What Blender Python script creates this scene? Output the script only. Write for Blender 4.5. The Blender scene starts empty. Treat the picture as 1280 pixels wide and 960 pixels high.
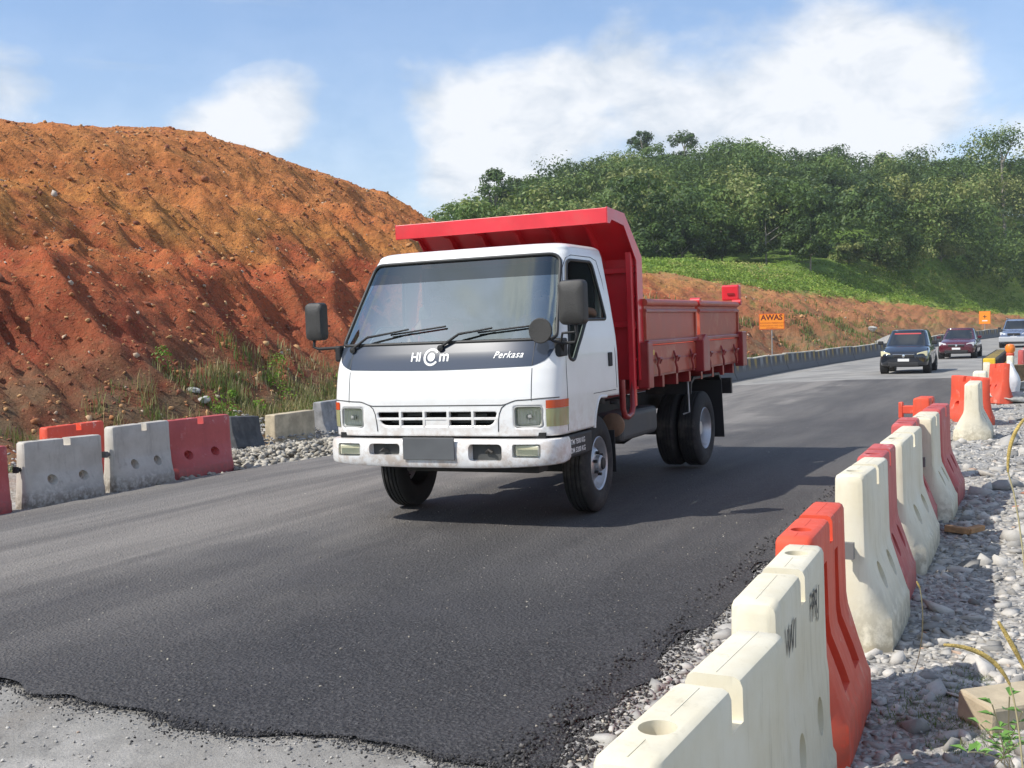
import bpy, bmesh, math, random
import numpy as np
from mathutils import Vector, Matrix, Euler
R = math.radians
random.seed(7); rng = np.random.default_rng(11)
S = bpy.context.scene
COL = S.collection

# ------------------------------------------------------------------ camera
CAM = Vector((0, 0, 1.531))
_p, _ro = R(-2.645), R(1.325)
_F = Vector((0, math.cos(_p), math.sin(_p))); _U = Vector((0, -math.sin(_p), math.cos(_p))); _X = Vector((1, 0, 0))
_c, _s = math.cos(_ro), math.sin(_ro)
_Rc = _c*_X - _s*_U; _Uc = _s*_X + _c*_U
cd = bpy.data.cameras.new("camera"); cam = bpy.data.objects.new("camera", cd); COL.objects.link(cam)
cam.matrix_world = Matrix(((_Rc.x, _Uc.x, -_F.x, CAM.x), (_Rc.y, _Uc.y, -_F.y, CAM.y), (_Rc.z, _Uc.z, -_F.z, CAM.z), (0, 0, 0, 1)))
cd.sensor_width = 36; cd.lens = 39.774; cd.clip_start = .05; cd.clip_end = 5000
S.camera = cam

def pix_dir(u, v):
    d = _F*1414.2 + _Rc*(u-640) - _Uc*(v-480)
    return d.normalized()

# ------------------------------------------------------------------ sun and sky
SUN_TO = Vector((.873, .352, -1.0)).normalized()      # direction the light travels
sd = bpy.data.lights.new("sun", 'SUN'); sd.energy = 4.8; sd.angle = R(.5); sd.color = (1, .955, .88)
so = bpy.data.objects.new("sun", sd); COL.objects.link(so); so.rotation_euler = SUN_TO.to_track_quat('-Z', 'Y').to_euler(); so.location = (-30, -15, 40)
W = bpy.data.worlds.new("World"); S.world = W; W.use_nodes = True
nt = W.node_tree; N = nt.nodes; Lk = nt.links; N.clear()
out = N.new('ShaderNodeOutputWorld'); bg = N.new('ShaderNodeBackground'); sky = N.new('ShaderNodeTexSky')
sky.sky_type = 'NISHITA'; sky.sun_disc = False; sky.sun_elevation = R(46.8)
sky.sun_rotation = math.atan2(-SUN_TO.x, -SUN_TO.y)
sky.air_density = 1.0; sky.dust_density = .6; sky.ozone_density = 1.6; sky.altitude = 50
bg.inputs[1].default_value = .15
tc = N.new('ShaderNodeTexCoord')
def wmath(op, a, b=None, c=None):
    n = N.new('ShaderNodeMath'); n.operation = op
    for i, v in enumerate((a, b, c)):
        if v is None: continue
        if hasattr(v, 'links'): Lk.new(v, n.inputs[i])
        else: n.inputs[i].default_value = v
    return n.outputs[0]
def wnoise(scale, detail, rough, vec, dist=0):
    n = N.new('ShaderNodeTexNoise'); n.inputs['Scale'].default_value = scale; n.inputs['Detail'].default_value = detail
    n.inputs['Roughness'].default_value = rough; n.inputs['Distortion'].default_value = dist; Lk.new(vec, n.inputs['Vector']); return n.outputs['Fac']
nrm = N.new('ShaderNodeVectorMath'); nrm.operation = 'NORMALIZE'; Lk.new(tc.outputs['Generated'], nrm.inputs[0]); DV = nrm.outputs[0]
mp = N.new('ShaderNodeMapping'); mp.inputs['Scale'].default_value = (1, 1, 1.7); Lk.new(DV, mp.inputs[0])
n1 = wnoise(8.0, 10, .56, mp.outputs[0], .15)
n2 = wnoise(2.1, 5, .55, mp.outputs[0])
# cumulus masses of this sky, each a soft lobe round a direction
blobs = [(348, 145, 50, 1.2), (298, 165, 44, 1.0), (235, 172, 44, .65), (1110, 95, 95, 1.25), (1040, 140, 95, 1.0), (1165, 90, 50, .9), (960, 185, 100, .6), (840, 135, 95, .66), (740, 140, 110, .56), (620, 135, 95, .58), (545, 200, 100, .6),
         (660, 205, 110, .55), (1290, 165, 50, .7), (10, 105, 55, .5), (1230, 30, 140, .0), (120, 60, 160, .0)]
tot = None
for (u, v, rad, amp) in blobs:
    if amp <= 0: continue
    d = pix_dir(u, v)
    dt = N.new('ShaderNodeVectorMath'); dt.operation = 'DISTANCE'; Lk.new(DV, dt.inputs[0]); dt.inputs[1].default_value = d
    rr = rad/1414.2
    e = wmath('POWER', 2.718, wmath('MULTIPLY', wmath('POWER', dt.outputs['Value'], 2.0), -1.0/(rr*rr)))
    e = wmath('MULTIPLY', e, amp)
    tot = e if tot is None else wmath('ADD', tot, e)
sepz = N.new('ShaderNodeSeparateXYZ'); Lk.new(DV, sepz.inputs[0])
behind = wmath('MULTIPLY', wmath('LESS_THAN', sepz.outputs[1], .55), wmath('MULTIPLY', wmath('SUBTRACT', n2, .47), 6.0))
tot = wmath('ADD', tot, wmath('MAXIMUM', behind, 0.0))
m = wmath('ADD', tot, wmath('MULTIPLY', wmath('SUBTRACT', n1, .5), 2.6))
m = wmath('MULTIPLY', m, wmath('MINIMUM', wmath('MULTIPLY', tot, 4.0), 1.0))
mr = N.new('ShaderNodeMapRange'); mr.interpolation_type = 'SMOOTHSTEP'; Lk.new(m, mr.inputs[0])
mr.inputs[1].default_value = .10; mr.inputs[2].default_value = 1.2; mr.inputs[4].default_value = .92
# thin high streaks
mp2 = N.new('ShaderNodeMapping'); mp2.inputs['Scale'].default_value = (1.2, 1.2, 16); Lk.new(DV, mp2.inputs[0])
st = wnoise(2.4, 5, .6, mp2.outputs[0], .3)
stm = N.new('ShaderNodeMapRange'); stm.interpolation_type = 'SMOOTHSTEP'; Lk.new(st, stm.inputs[0]); stm.inputs[1].default_value = .52; stm.inputs[2].default_value = .80; stm.inputs[4].default_value = .45
cm = wmath('MAXIMUM', mr.outputs[0], stm.outputs[0])
# low haze whitening the sky towards the horizon
hz = N.new('ShaderNodeMapRange'); Lk.new(sepz.outputs[2], hz.inputs[0]); hz.inputs[1].default_value = 0; hz.inputs[2].default_value = .26; hz.inputs[3].default_value = .60; hz.inputs[4].default_value = .10
cm2 = wmath('MAXIMUM', cm, hz.outputs[0])
cr = N.new('ShaderNodeValToRGB'); n3 = wnoise(15.0, 8, .6, mp.outputs[0], .3)
Lk.new(wmath('ADD', wmath('MULTIPLY', wmath('MINIMUM', m, 1.6), .30), wmath('ADD', wmath('MULTIPLY', n3, 1.5), -.42)), cr.inputs[0])
cr.color_ramp.elements[0].position = .22; cr.color_ramp.elements[0].color = (3.6, 4.1, 4.75, 1)
cr.color_ramp.elements[1].position = .78; cr.color_ramp.elements[1].color = (6.2, 6.3, 6.45, 1)
tn = N.new('ShaderNodeMixRGB'); tn.blend_type = 'MULTIPLY'; tn.inputs[0].default_value = 1; Lk.new(sky.outputs[0], tn.inputs[1]); tn.inputs[2].default_value = (.97, 1.04, 1.14, 1)
mx = N.new('ShaderNodeMixRGB'); Lk.new(cm2, mx.inputs[0]); Lk.new(tn.outputs[0], mx.inputs[1]); Lk.new(cr.outputs[0], mx.inputs[2])
Lk.new(mx.outputs[0], bg.inputs[0]); Lk.new(bg.outputs[0], out.inputs[0])
S.view_settings.view_transform = 'Standard'; S.view_settings.look = 'None'; S.view_settings.gamma = 1; S.view_settings.exposure = 0.12
S.view_settings.use_curve_mapping = False
S.render.engine = 'CYCLES'
try:
    S.cycles.max_bounces = 8; S.cycles.transparent_max_bounces = 12
except Exception: pass

# ------------------------------------------------------------------ road frame and ground height
OX, OY = -0.146244, 9.610666
LF = (.42586502, .9047619); LR = (.90464359, -.42591769)     # along the road (away from the camera) / to its right
def rl_of(x, y):
    dx = x-OX; dy = y-OY
    l = dx*LF[0]+dy*LF[1]; r = dx*LR[0]+dy*LR[1]
    return r-.0011*np.maximum(0, l-30)**2, l
def xy_of(r, l):
    rr = r+.0011*np.maximum(0, l-30)**2
    return OX+LR[0]*rr+LF[0]*l, OY+LR[1]*rr+LF[1]*l
def sst(x, a, b):
    t = np.clip((np.asarray(x, float)-a)/(b-a), 0, 1); return t*t*(3-2*t)

def _hash(ix, iy, seed):
    h = (ix.astype(np.int64)*374761393 + iy.astype(np.int64)*668265263 + seed*1442695041) & 0x7fffffff
    h = (h ^ (h >> 13))*1274126177 & 0x7fffffff
    h = h ^ (h >> 16)
    return (h & 0xffffff)/float(0xffffff)
def vnoise(x, y, seed=0):
    x = np.asarray(x, float); y = np.asarray(y, float)
    ix = np.floor(x); iy = np.floor(y); fx = x-ix; fy = y-iy
    fx = fx*fx*fx*(fx*(fx*6-15)+10); fy = fy*fy*fy*(fy*(fy*6-15)+10)
    a = _hash(ix, iy, seed); b = _hash(ix+1, iy, seed); c = _hash(ix, iy+1, seed); d = _hash(ix+1, iy+1, seed)
    return (a*(1-fx)+b*fx)*(1-fy)+(c*(1-fx)+d*fx)*fy
def fbm(x, y, oct=4, seed=0, gain=.5):
    s = 0; a = 1; t = 0
    for i in range(oct):
        s = s+a*vnoise(x*2**i+17.3*i, y*2**i-9.1*i, seed+i); t += a; a *= gain
    return s/t
def ridged(x, y, oct=4, seed=0, gain=.5):
    s = 0; a = 1; t = 0
    for i in range(oct):
        s = s+a*(1-np.abs(2*vnoise(x*2**i+5.3*i, y*2**i+3.1*i, seed+i)-1))**1.6; t += a; a *= gain
    return s/t

def g_road(r, l):
    r = np.asarray(r, float); l = np.asarray(l, float)
    z = .0145*np.maximum(r, -1.5)+np.where(r < -1.5, .05*(np.maximum(r, -7)+1.5), 0)
    t = sst(l, 1, 14)
    z = -.004+z+.0068*np.minimum(l, 6)*(1-t)-t*.27+.5*sst(l, 60, 115)+.012*np.maximum(0, l-115)
    return z
def crest_h(l):
    return np.interp(l, [-60, 0, 12, 25, 33, 40, 50, 60, 85, 110, 140, 180, 400], [8.2, 8.2, 8.35, 9.2, 8.2, 7.2, 6.4, 5.9, 5.5, 5.0, 4.2, 2.6, 2.5])
AZ = [(-700, 395), (0, 350), (540, 345), (590, 318), (640, 298), (700, 272), (800, 238), (860, 240), (1000, 252), (1100, 260), (1200, 267), (1280, 270), (1500, 285), (2400, 320)]
def terrain(x, y, detail=True):
    x = np.asarray(x, float); y = np.asarray(y, float)
    r, l = rl_of(x, y)
    z = g_road(r, l)
    # gravel verges just below the asphalt
    z = z-.055*sst(r, 2.62, 3.05)
    z = z+np.where(r > 2.85, (.05*(fbm(x*2.2, y*2.2, 4, 3)-.5)), 0)
    z = z-.04*sst(-r, 6.0, 6.3)*(l < 24)
    # right hand side rises gently away from the road
    z = z+.35*sst(r, 7, 22)+np.maximum(0, r-12)*.02
    # left cut slope
    H = crest_h(l)
    wob = 1.6*(fbm(l*.09+3, l*0+1, 3, 21)-.5)
    t = (-r-9.2-wob)/(12.8)
    t = t+(.075*(fbm(l*.33, r*.1, 4, 23)-.5)*sst(t, .05, .3) if detail else 0)
    prof = np.interp(t, [-.3, 0, .10, .33, .37, .47, .62, .70, .93, 1.0, 1.12, 3], [0, .015, .08, .37, .45, .485, .69, .735, .965, .995, 1.02, 1.02])
    zc = H*prof
    if detail:
        env = np.clip(np.minimum(t*3.2+.15, (1.12-t)*3), 0, 1)
        lw = l+3.4*(fbm(l*.16, t*1.9, 4, 31)-.5)*2+1.0*t
        low = np.where(t < .42, 1.0, .62)
        gul = ridged(lw*.30, t*.55, 3, 41)
        gul2 = ridged(lw*1.05+4, t*1.3, 3, 51)
        zc = zc+env*(low*2.1*(gul-.74)+.55*(gul2-.6)+.30*(ridged(x*.9+y*.2, y*.7, 3, 55)-.6))
        zc = zc+env*(.55*(fbm(x*.55, y*.55, 4, 61)-.5)+.22*(fbm(x*2.1, y*2.1, 4, 71)-.5)+.20*(fbm(x*6, y*6, 3, 81)-.5))
        zc = zc+np.clip(t*5+.6, 0, 1)*(.07*(fbm(x*3.3, y*3.3, 3, 91)-.5))
        zc = zc+np.clip((t-.9)*6, 0, 1)*.5*(fbm(x*.35, y*.35, 3, 101)-.5)
    z = z+np.where(-r > 6.6, zc, 0)
    # field rising behind the crest, then the wooded hill
    d = np.hypot(x, y)
    u = 640+1414.2*x/np.maximum(y, 1)
    hp = np.interp(u, [a for a, b in AZ], [b for a, b in AZ])
    hz = 405-(u-640)*.02
    hillz = 1.53+(hz-hp)/1414.2*222
    beh = sst(-r, 21, 30)
    fz = np.interp(d, [0, 55, 80, 128, 170, 400], [0, 0, 1.0, 3.2, 5.2, 5.6])+(.5*(fbm(x*.06, y*.06, 3, 7)-.5) if detail else 0)
    base = z+beh*fz
    k = sst(d, np.interp(u, [1000, 1280], [122, 158]), np.interp(u, [1000, 1280], [224, 236]))*np.clip(beh+sst(r, 25, 60), 0, 1)*(y > 0)
    zz = base*(1-k)+k*hillz
    zz = zz-sst(d, 232, 330)*np.maximum(hillz-4, 0)*(y > 0)*.9
    return zz
def gz(x, y): return float(terrain(np.array([x]), np.array([y]))[0])
def gpt(r, l, dz=0):
    x, y = xy_of(np.array(float(r)), np.array(float(l))); x = float(x); y = float(y)
    return Vector((x, y, gz(x, y)+dz))
ROAD_YAW = math.atan2(LF[1], LF[0])           # heading of +l

# ------------------------------------------------------------------ materials
MATS = {}
def new_mat(name):
    m = bpy.data.materials.new(name); m.use_nodes = True; MATS[name] = m
    return m, m.node_tree, m.node_tree.nodes['Principled BSDF']
class G:
    def __init__(s, t): s.t = t
    def n(s, typ, **kw):
        x = s.t.nodes.new(typ)
        for k, v in kw.items(): setattr(x, k, v)
        return x
    def put(s, sock, v):
        if v is None: return
        if hasattr(v, 'links') : s.t.links.new(v, sock)
        elif isinstance(v, (tuple, list)) and len(v) == 3 and sock.type == 'RGBA': sock.default_value = (*v, 1)
        else: sock.default_value = v
    def math(s, op, a, b=None, c=None, clamp=False):
        x = s.n('ShaderNodeMath', operation=op, use_clamp=clamp)
        for i, v in enumerate((a, b, c)): s.put(x.inputs[i], v)
        return x.outputs[0]
    def noise(s, scale, detail=4, rough=.5, vec=None, dist=0):
        x = s.n('ShaderNodeTexNoise'); x.inputs['Scale'].default_value = scale; x.inputs['Detail'].default_value = detail
        x.inputs['Roughness'].default_value = rough; x.inputs['Distortion'].default_value = dist
        s.put(x.inputs['Vector'], vec); return x.outputs['Fac']
    def vor(s, scale, vec=None, feature='F1', out='Distance', rand=1):
        x = s.n('ShaderNodeTexVoronoi', feature=feature); x.inputs['Scale'].default_value = scale; x.inputs['Randomness'].default_value = rand
        s.put(x.inputs['Vector'], vec); return x.outputs[out]
    def obj(s, scale=(1, 1, 1), rot=(0, 0, 0), kind='Object'):
        t = s.n('ShaderNodeTexCoord'); m_ = s.n('ShaderNodeMapping'); s.t.links.new(t.outputs[kind], m_.inputs[0])
        m_.inputs['Scale'].default_value = scale; m_.inputs['Rotation'].default_value = rot; return m_.outputs[0]
    def ramp(s, fac, stops, interp='LINEAR'):
        x = s.n('ShaderNodeValToRGB'); s.put(x.inputs[0], fac); e = x.color_ramp.elements; x.color_ramp.interpolation = interp
        while len(e) < len(stops): e.new(.5)
        for i, (p, c) in enumerate(stops):
            e[i].position = p; e[i].color = (*c, 1) if isinstance(c, (tuple, list)) else (c, c, c, 1)
        return x.outputs[0]
    def mix(s, f, a, b, mode='MIX'):
        x = s.n('ShaderNodeMixRGB', blend_type=mode); s.put(x.inputs[0], f); s.put(x.inputs[1], a); s.put(x.inputs[2], b); return x.outputs[0]
    def rng(s, v, a, b, c=0, d=1, smooth=True):
        x = s.n('ShaderNodeMapRange'); x.interpolation_type = 'SMOOTHSTEP' if smooth else 'LINEAR'
        for i, k in enumerate((v, a, b, c, d)): s.put(x.inputs[i], k)
        return x.outputs[0]
    def bump(s, h, strength, dist, normal=None):
        x = s.n('ShaderNodeBump'); s.put(x.inputs['Height'], h); x.inputs['Strength'].default_value = strength; x.inputs['Distance'].default_value = dist
        s.put(x.inputs['Normal'], normal); return x.outputs[0]
def simple(name, col, rough=.5, metal=0, coat=0, bump=0, bscale=60, var=.0, vscale=4, spec=None, trans=0, dirt=None, dscale=3, damt=.5):
    m, t, b = new_mat(name); g = G(t)
    c = col
    if var > 0 or dirt:
        v = g.obj()
        n = g.noise(vscale, 5, .6, v)
        c = g.mix(g.rng(n, .3, .7), tuple(x*(1-var) for x in col), tuple(min(1, x*(1+var)) for x in col))
        if dirt:
            n2 = g.noise(dscale, 7, .68, v)
            c = g.mix(g.math('MULTIPLY', g.rng(n2, .48, .75), damt), c, dirt)
        g.put(b.inputs['Base Color'], c)
        g.put(b.inputs['Roughness'], g.rng(n, .2, .8, max(0.02, rough-.07), min(1, rough+.1)))
    else:
        b.inputs['Base Color'].default_value = (*col, 1); b.inputs['Roughness'].default_value = rough
    b.inputs['Metallic'].default_value = metal
    if coat: b.inputs['Coat Weight'].default_value = coat; b.inputs['Coat Roughness'].default_value = .06
    if trans: b.inputs['Transmission Weight'].default_value = trans
    if spec is not None: b.inputs['Specular IOR Level'].default_value = spec
    if bump: g.put(b.inputs['Normal'], g.bump(g.noise(bscale, 4, .6, g.obj()), bump, .01))
    return m
def glass_mat(name, tint, refl=.12, blend=.25):
    m = bpy.data.materials.new(name); m.use_nodes = True; MATS[name] = m; t = m.node_tree; g = G(t); t.nodes.clear()
    o_ = g.n('ShaderNodeOutputMaterial'); tr = g.n('ShaderNodeBsdfTransparent'); tr.inputs[0].default_value = (*tint, 1)
    gl = g.n('ShaderNodeBsdfGlossy'); gl.inputs['Roughness'].default_value = .02; gl.inputs[0].default_value = (.90, 1.0, .95, 1)
    lw = g.n('ShaderNodeLayerWeight'); lw.inputs['Blend'].default_value = blend
    f = g.math('ADD', g.math('MULTIPLY', lw.outputs['Fresnel'], 1.0), refl, clamp=True)
    mx_ = g.n('ShaderNodeMixShader'); g.put(mx_.inputs[0], f); t.links.new(tr.outputs[0], mx_.inputs[1]); t.links.new(gl.outputs[0], mx_.inputs[2])
    t.links.new(mx_.outputs[0], o_.inputs[0]); return m

# ------------------------------------------------------------------ object helpers
def setp(o, label=None, cat=None, group=None, kind=None):
    if label: o["label"] = label
    if cat: o["category"] = cat
    if group: o["group"] = group
    if kind: o["kind"] = kind
    return o
def empty(name, loc=(0, 0, 0), rz=0, label=None, cat=None, group=None, mat=None):
    o = bpy.data.objects.new(name, None); COL.objects.link(o); o.empty_display_size = .2
    if mat is not None: o.matrix_world = mat
    else: o.location = loc; o.rotation_euler = (0, 0, rz)
    return setp(o, label, cat, group)
def link_mesh(name, me, mat, parent=None, smooth=None, bevel=0, bseg=2):
    o = bpy.data.objects.new(name, me); COL.objects.link(o)
    if parent is not None: o.parent = parent
    for m_ in (mat if isinstance(mat, (list, tuple)) else [mat]):
        if m_ is not None: me.materials.append(m_)
    if smooth is not None:
        me.polygons.foreach_set('use_smooth', [True]*len(me.polygons)); me.set_sharp_from_angle(angle=R(smooth))
    if bevel:
        b = o.modifiers.new("bevel", 'BEVEL'); b.width = bevel; b.segments = bseg; b.limit_method = 'ANGLE'; b.angle_limit = R(35); b.harden_normals = False
    return o
class MB:
    def __init__(s): s.v = []; s.f = []; s.mi = []
    def add(s, vs, fs, mi=0):
        o = len(s.v); s.v += [tuple(v) for v in vs]; s.f += [tuple(i+o for i in f) for f in fs]; s.mi += [mi]*len(fs); return s
    def box(s, c, d, rot=None, mi=0, taper=1.0):
        x, y, z = d[0]/2, d[1]/2, d[2]/2
        vs = []
        for zz, k in ((-z, 1), (z, taper)):
            for xx, yy in ((-x, -y), (x, -y), (x, y), (-x, y)): vs.append(Vector((xx*k, yy*k, zz)))
        if rot is not None:
            m_ = rot if isinstance(rot, Matrix) else Euler(rot).to_matrix(); vs = [m_@v for v in vs]
        c = Vector(c)
        return s.add([v+c for v in vs], [(0, 3, 2, 1), (4, 5, 6, 7), (0, 1, 5, 4), (1, 2, 6, 5), (2, 3, 7, 6), (3, 0, 4, 7)], mi)
    def b2(s, x0, x1, y0, y1, z0, z1, mi=0): return s.box(((x0+x1)/2, (y0+y1)/2, (z0+z1)/2), (abs(x1-x0), abs(y1-y0), abs(z1-z0)), mi=mi)
    def prism(s, poly, a, b, axis='y', mi=0):
        # poly points: (x,z) for axis y, (y,z) for x, (x,y) for z ; ordered ccw or cw (fixed later by recalc)
        def P(p, t):
            if axis == 'y': return (p[0], t, p[1])
            if axis == 'x': return (t, p[0], p[1])
            return (p[0], p[1], t)
        n = len(poly); vs = [P(p, a) for p in poly]+[P(p, b) for p in poly]
        fs = [tuple(range(n)), tuple(range(2*n-1, n-1, -1))]+[(i, (i+1) % n, n+(i+1) % n, n+i) for i in range(n)]
        return s.add(vs, fs, mi)
    def tube(s, pts, rad, n=8, mi=0, cap=True, closed=False):
        pts = [Vector(p) for p in pts]; k = len(pts); rads = rad if isinstance(rad, (list, tuple)) else [rad]*k
        vs = []; up = None
        for i, p in enumerate(pts):
            if closed: d = pts[(i+1) % k]-pts[i-1]
            else: d = pts[min(i+1, k-1)]-pts[max(i-1, 0)]
            d.normalize()
            if up is None:
                up = Vector((0, 0, 1)) if abs(d.z) < .9 else Vector((1, 0, 0))
            a = d.cross(up)
            if a.length < 1e-6: a = d.cross(Vector((1, 0, 0)))
            a.normalize(); b = a.cross(d).normalized(); up = b
            for j in range(n):
                t = 2*math.pi*j/n; vs.append(p+(a*math.cos(t)+b*math.sin(t))*rads[i])
        fs = []
        for i in range(k if closed else k-1):
            i2 = (i+1) % k
            for j in range(n): fs.append((i*n+j, i*n+(j+1) % n, i2*n+(j+1) % n, i2*n+j))
        if cap and not closed: fs += [tuple(range(n-1, -1, -1)), tuple(range((k-1)*n, k*n))]
        return s.add(vs, fs, mi)
    def lathe(s, prof, c=(0, 0, 0), axis='y', n=40, mi=0, closed=False):
        # prof: (radius, offset along axis)
        vs = []; k = len(prof)
        for (r_, t) in prof:
            for j in range(n):
                a = 2*math.pi*j/n; ca, sa = r_*math.cos(a), r_*math.sin(a)
                p = (ca, t, sa) if axis == 'y' else ((t, ca, sa) if axis == 'x' else (ca, sa, t))
                vs.append((p[0]+c[0], p[1]+c[1], p[2]+c[2]))
        fs = [(i*n+j, i*n+(j+1) % n, (i+1)*n+(j+1) % n, (i+1)*n+j) for i in range(k-1) for j in range(n)]
        if closed: fs += [((k-1)*n+j, (k-1)*n+(j+1) % n, (j+1) % n, j) for j in range(n)]
        return s.add(vs, fs, mi)
    def loft(s, rings, closed=True, caps=True, mi=0):
        n = len(rings[0]); vs = [p for r_ in rings for p in r_]; fs = []
        for i in range(len(rings)-1):
            for j in range(n if closed else n-1):
                j2 = (j+1) % n; fs.append((i*n+j, i*n+j2, (i+1)*n+j2, (i+1)*n+j))
        if caps: fs += [tuple(range(n-1, -1, -1)), tuple(range((len(rings)-1)*n, len(rings)*n))]
        return s.add(vs, fs, mi)
    def mesh(s, name, fix=True):
        me = bpy.data.meshes.new(name); me.from_pydata(s.v, [], s.f)
        if any(s.mi): me.polygons.foreach_set('material_index', s.mi)
        if fix:
            bm = bmesh.new(); bm.from_mesh(me); bmesh.ops.recalc_face_normals(bm, faces=bm.faces); bm.to_mesh(me); bm.free()
        me.update(); return me
    def build(s, name, mat, parent=None, smooth=None, bevel=0, bseg=2, fix=True):
        return link_mesh(name, s.mesh(name, fix), mat, parent, smooth, bevel, bseg)
def np_mesh(name, V, F, mat, smooth=True, parent=None, attr=None):
    V = np.asarray(V, np.float32); F = np.asarray(F, np.int32)
    me = bpy.data.meshes.new(name); me.vertices.add(len(V)); me.vertices.foreach_set('co', V.ravel())
    k = F.shape[1]; me.loops.add(F.size); me.loops.foreach_set('vertex_index', F.ravel())
    me.polygons.add(len(F)); me.polygons.foreach_set('loop_start', np.arange(0, F.size, k, dtype=np.int32))
    me.polygons.foreach_set('loop_total', np.full(len(F), k, np.int32))
    me.update(calc_edges=True)
    if attr is not None:
        a = me.attributes.new('tint', 'FLOAT', 'POINT'); a.data.foreach_set('value', np.asarray(attr, np.float32))
    if smooth: me.polygons.foreach_set('use_smooth', [True]*len(F))
    o = bpy.data.objects.new(name, me); COL.objects.link(o)
    for m_ in (mat if isinstance(mat, (list, tuple)) else [mat]): me.materials.append(m_)
    if parent is not None: o.parent = parent
    return o
def grid_obj(name, rs, ls, mat, zoff=0, fn=None, detail=True, jit=None):
    Rg, Lg = np.meshgrid(rs, ls, indexing='ij')
    if jit is not None: Rg, Lg = jit(Rg, Lg)
    x, y = xy_of(Rg, Lg); z = terrain(x, y, detail) if fn is None else fn(Rg, Lg)
    V = np.stack([x.ravel(), y.ravel(), (z+zoff).ravel()], 1); a, b = Rg.shape
    i = (np.arange(a-1)[:, None]*b+np.arange(b-1)[None, :]).ravel()
    F = np.stack([i, i+b, i+b+1, i+1], 1)
    return np_mesh(name, V, F, mat)
def copy_tree(o, parent=None):
    c = o.copy(); COL.objects.link(c)
    if parent is not None: c.parent = parent
    for ch in list(o.children): copy_tree(ch, c)
    return c
def bool_cut(obj, cutters):
    """subtract every cutter from obj and keep the plain mesh"""
    for cme in cutters:
        co = bpy.data.objects.new("cutter", cme); COL.objects.link(co); co.matrix_world = obj.matrix_world
        md = obj.modifiers.new("cut", 'BOOLEAN'); md.operation = 'DIFFERENCE'; md.solver = 'EXACT'; md.object = co
        bpy.context.view_layer.update()
        dg = bpy.context.evaluated_depsgraph_get(); me = bpy.data.meshes.new_from_object(obj.evaluated_get(dg))
        obj.modifiers.remove(md); obj.data = me
        bpy.data.objects.remove(co)
def text_mesh(txt, size, shear=0, bold=0.0, extrude=.0, spacing=1.0, align='CENTER'):
    cu = bpy.data.curves.new("txt", 'FONT'); cu.body = txt; cu.size = size; cu.shear = shear; cu.offset = bold; cu.extrude = extrude
    cu.space_character = spacing; cu.align_x = align; cu.align_y = 'CENTER'; cu.resolution_u = 3
    o = bpy.data.objects.new("txt", cu); COL.objects.link(o); bpy.context.view_layer.update()
    me = bpy.data.meshes.new_from_object(o.evaluated_get(bpy.context.evaluated_depsgraph_get()))
    bpy.data.objects.remove(o); bpy.data.curves.remove(cu); return me
def place_text(name, txt, size, M, mat, parent=None, **kw):
    me = text_mesh(txt, size, **kw); me.transform(M)
    return link_mesh(name, me, mat, parent)
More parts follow.
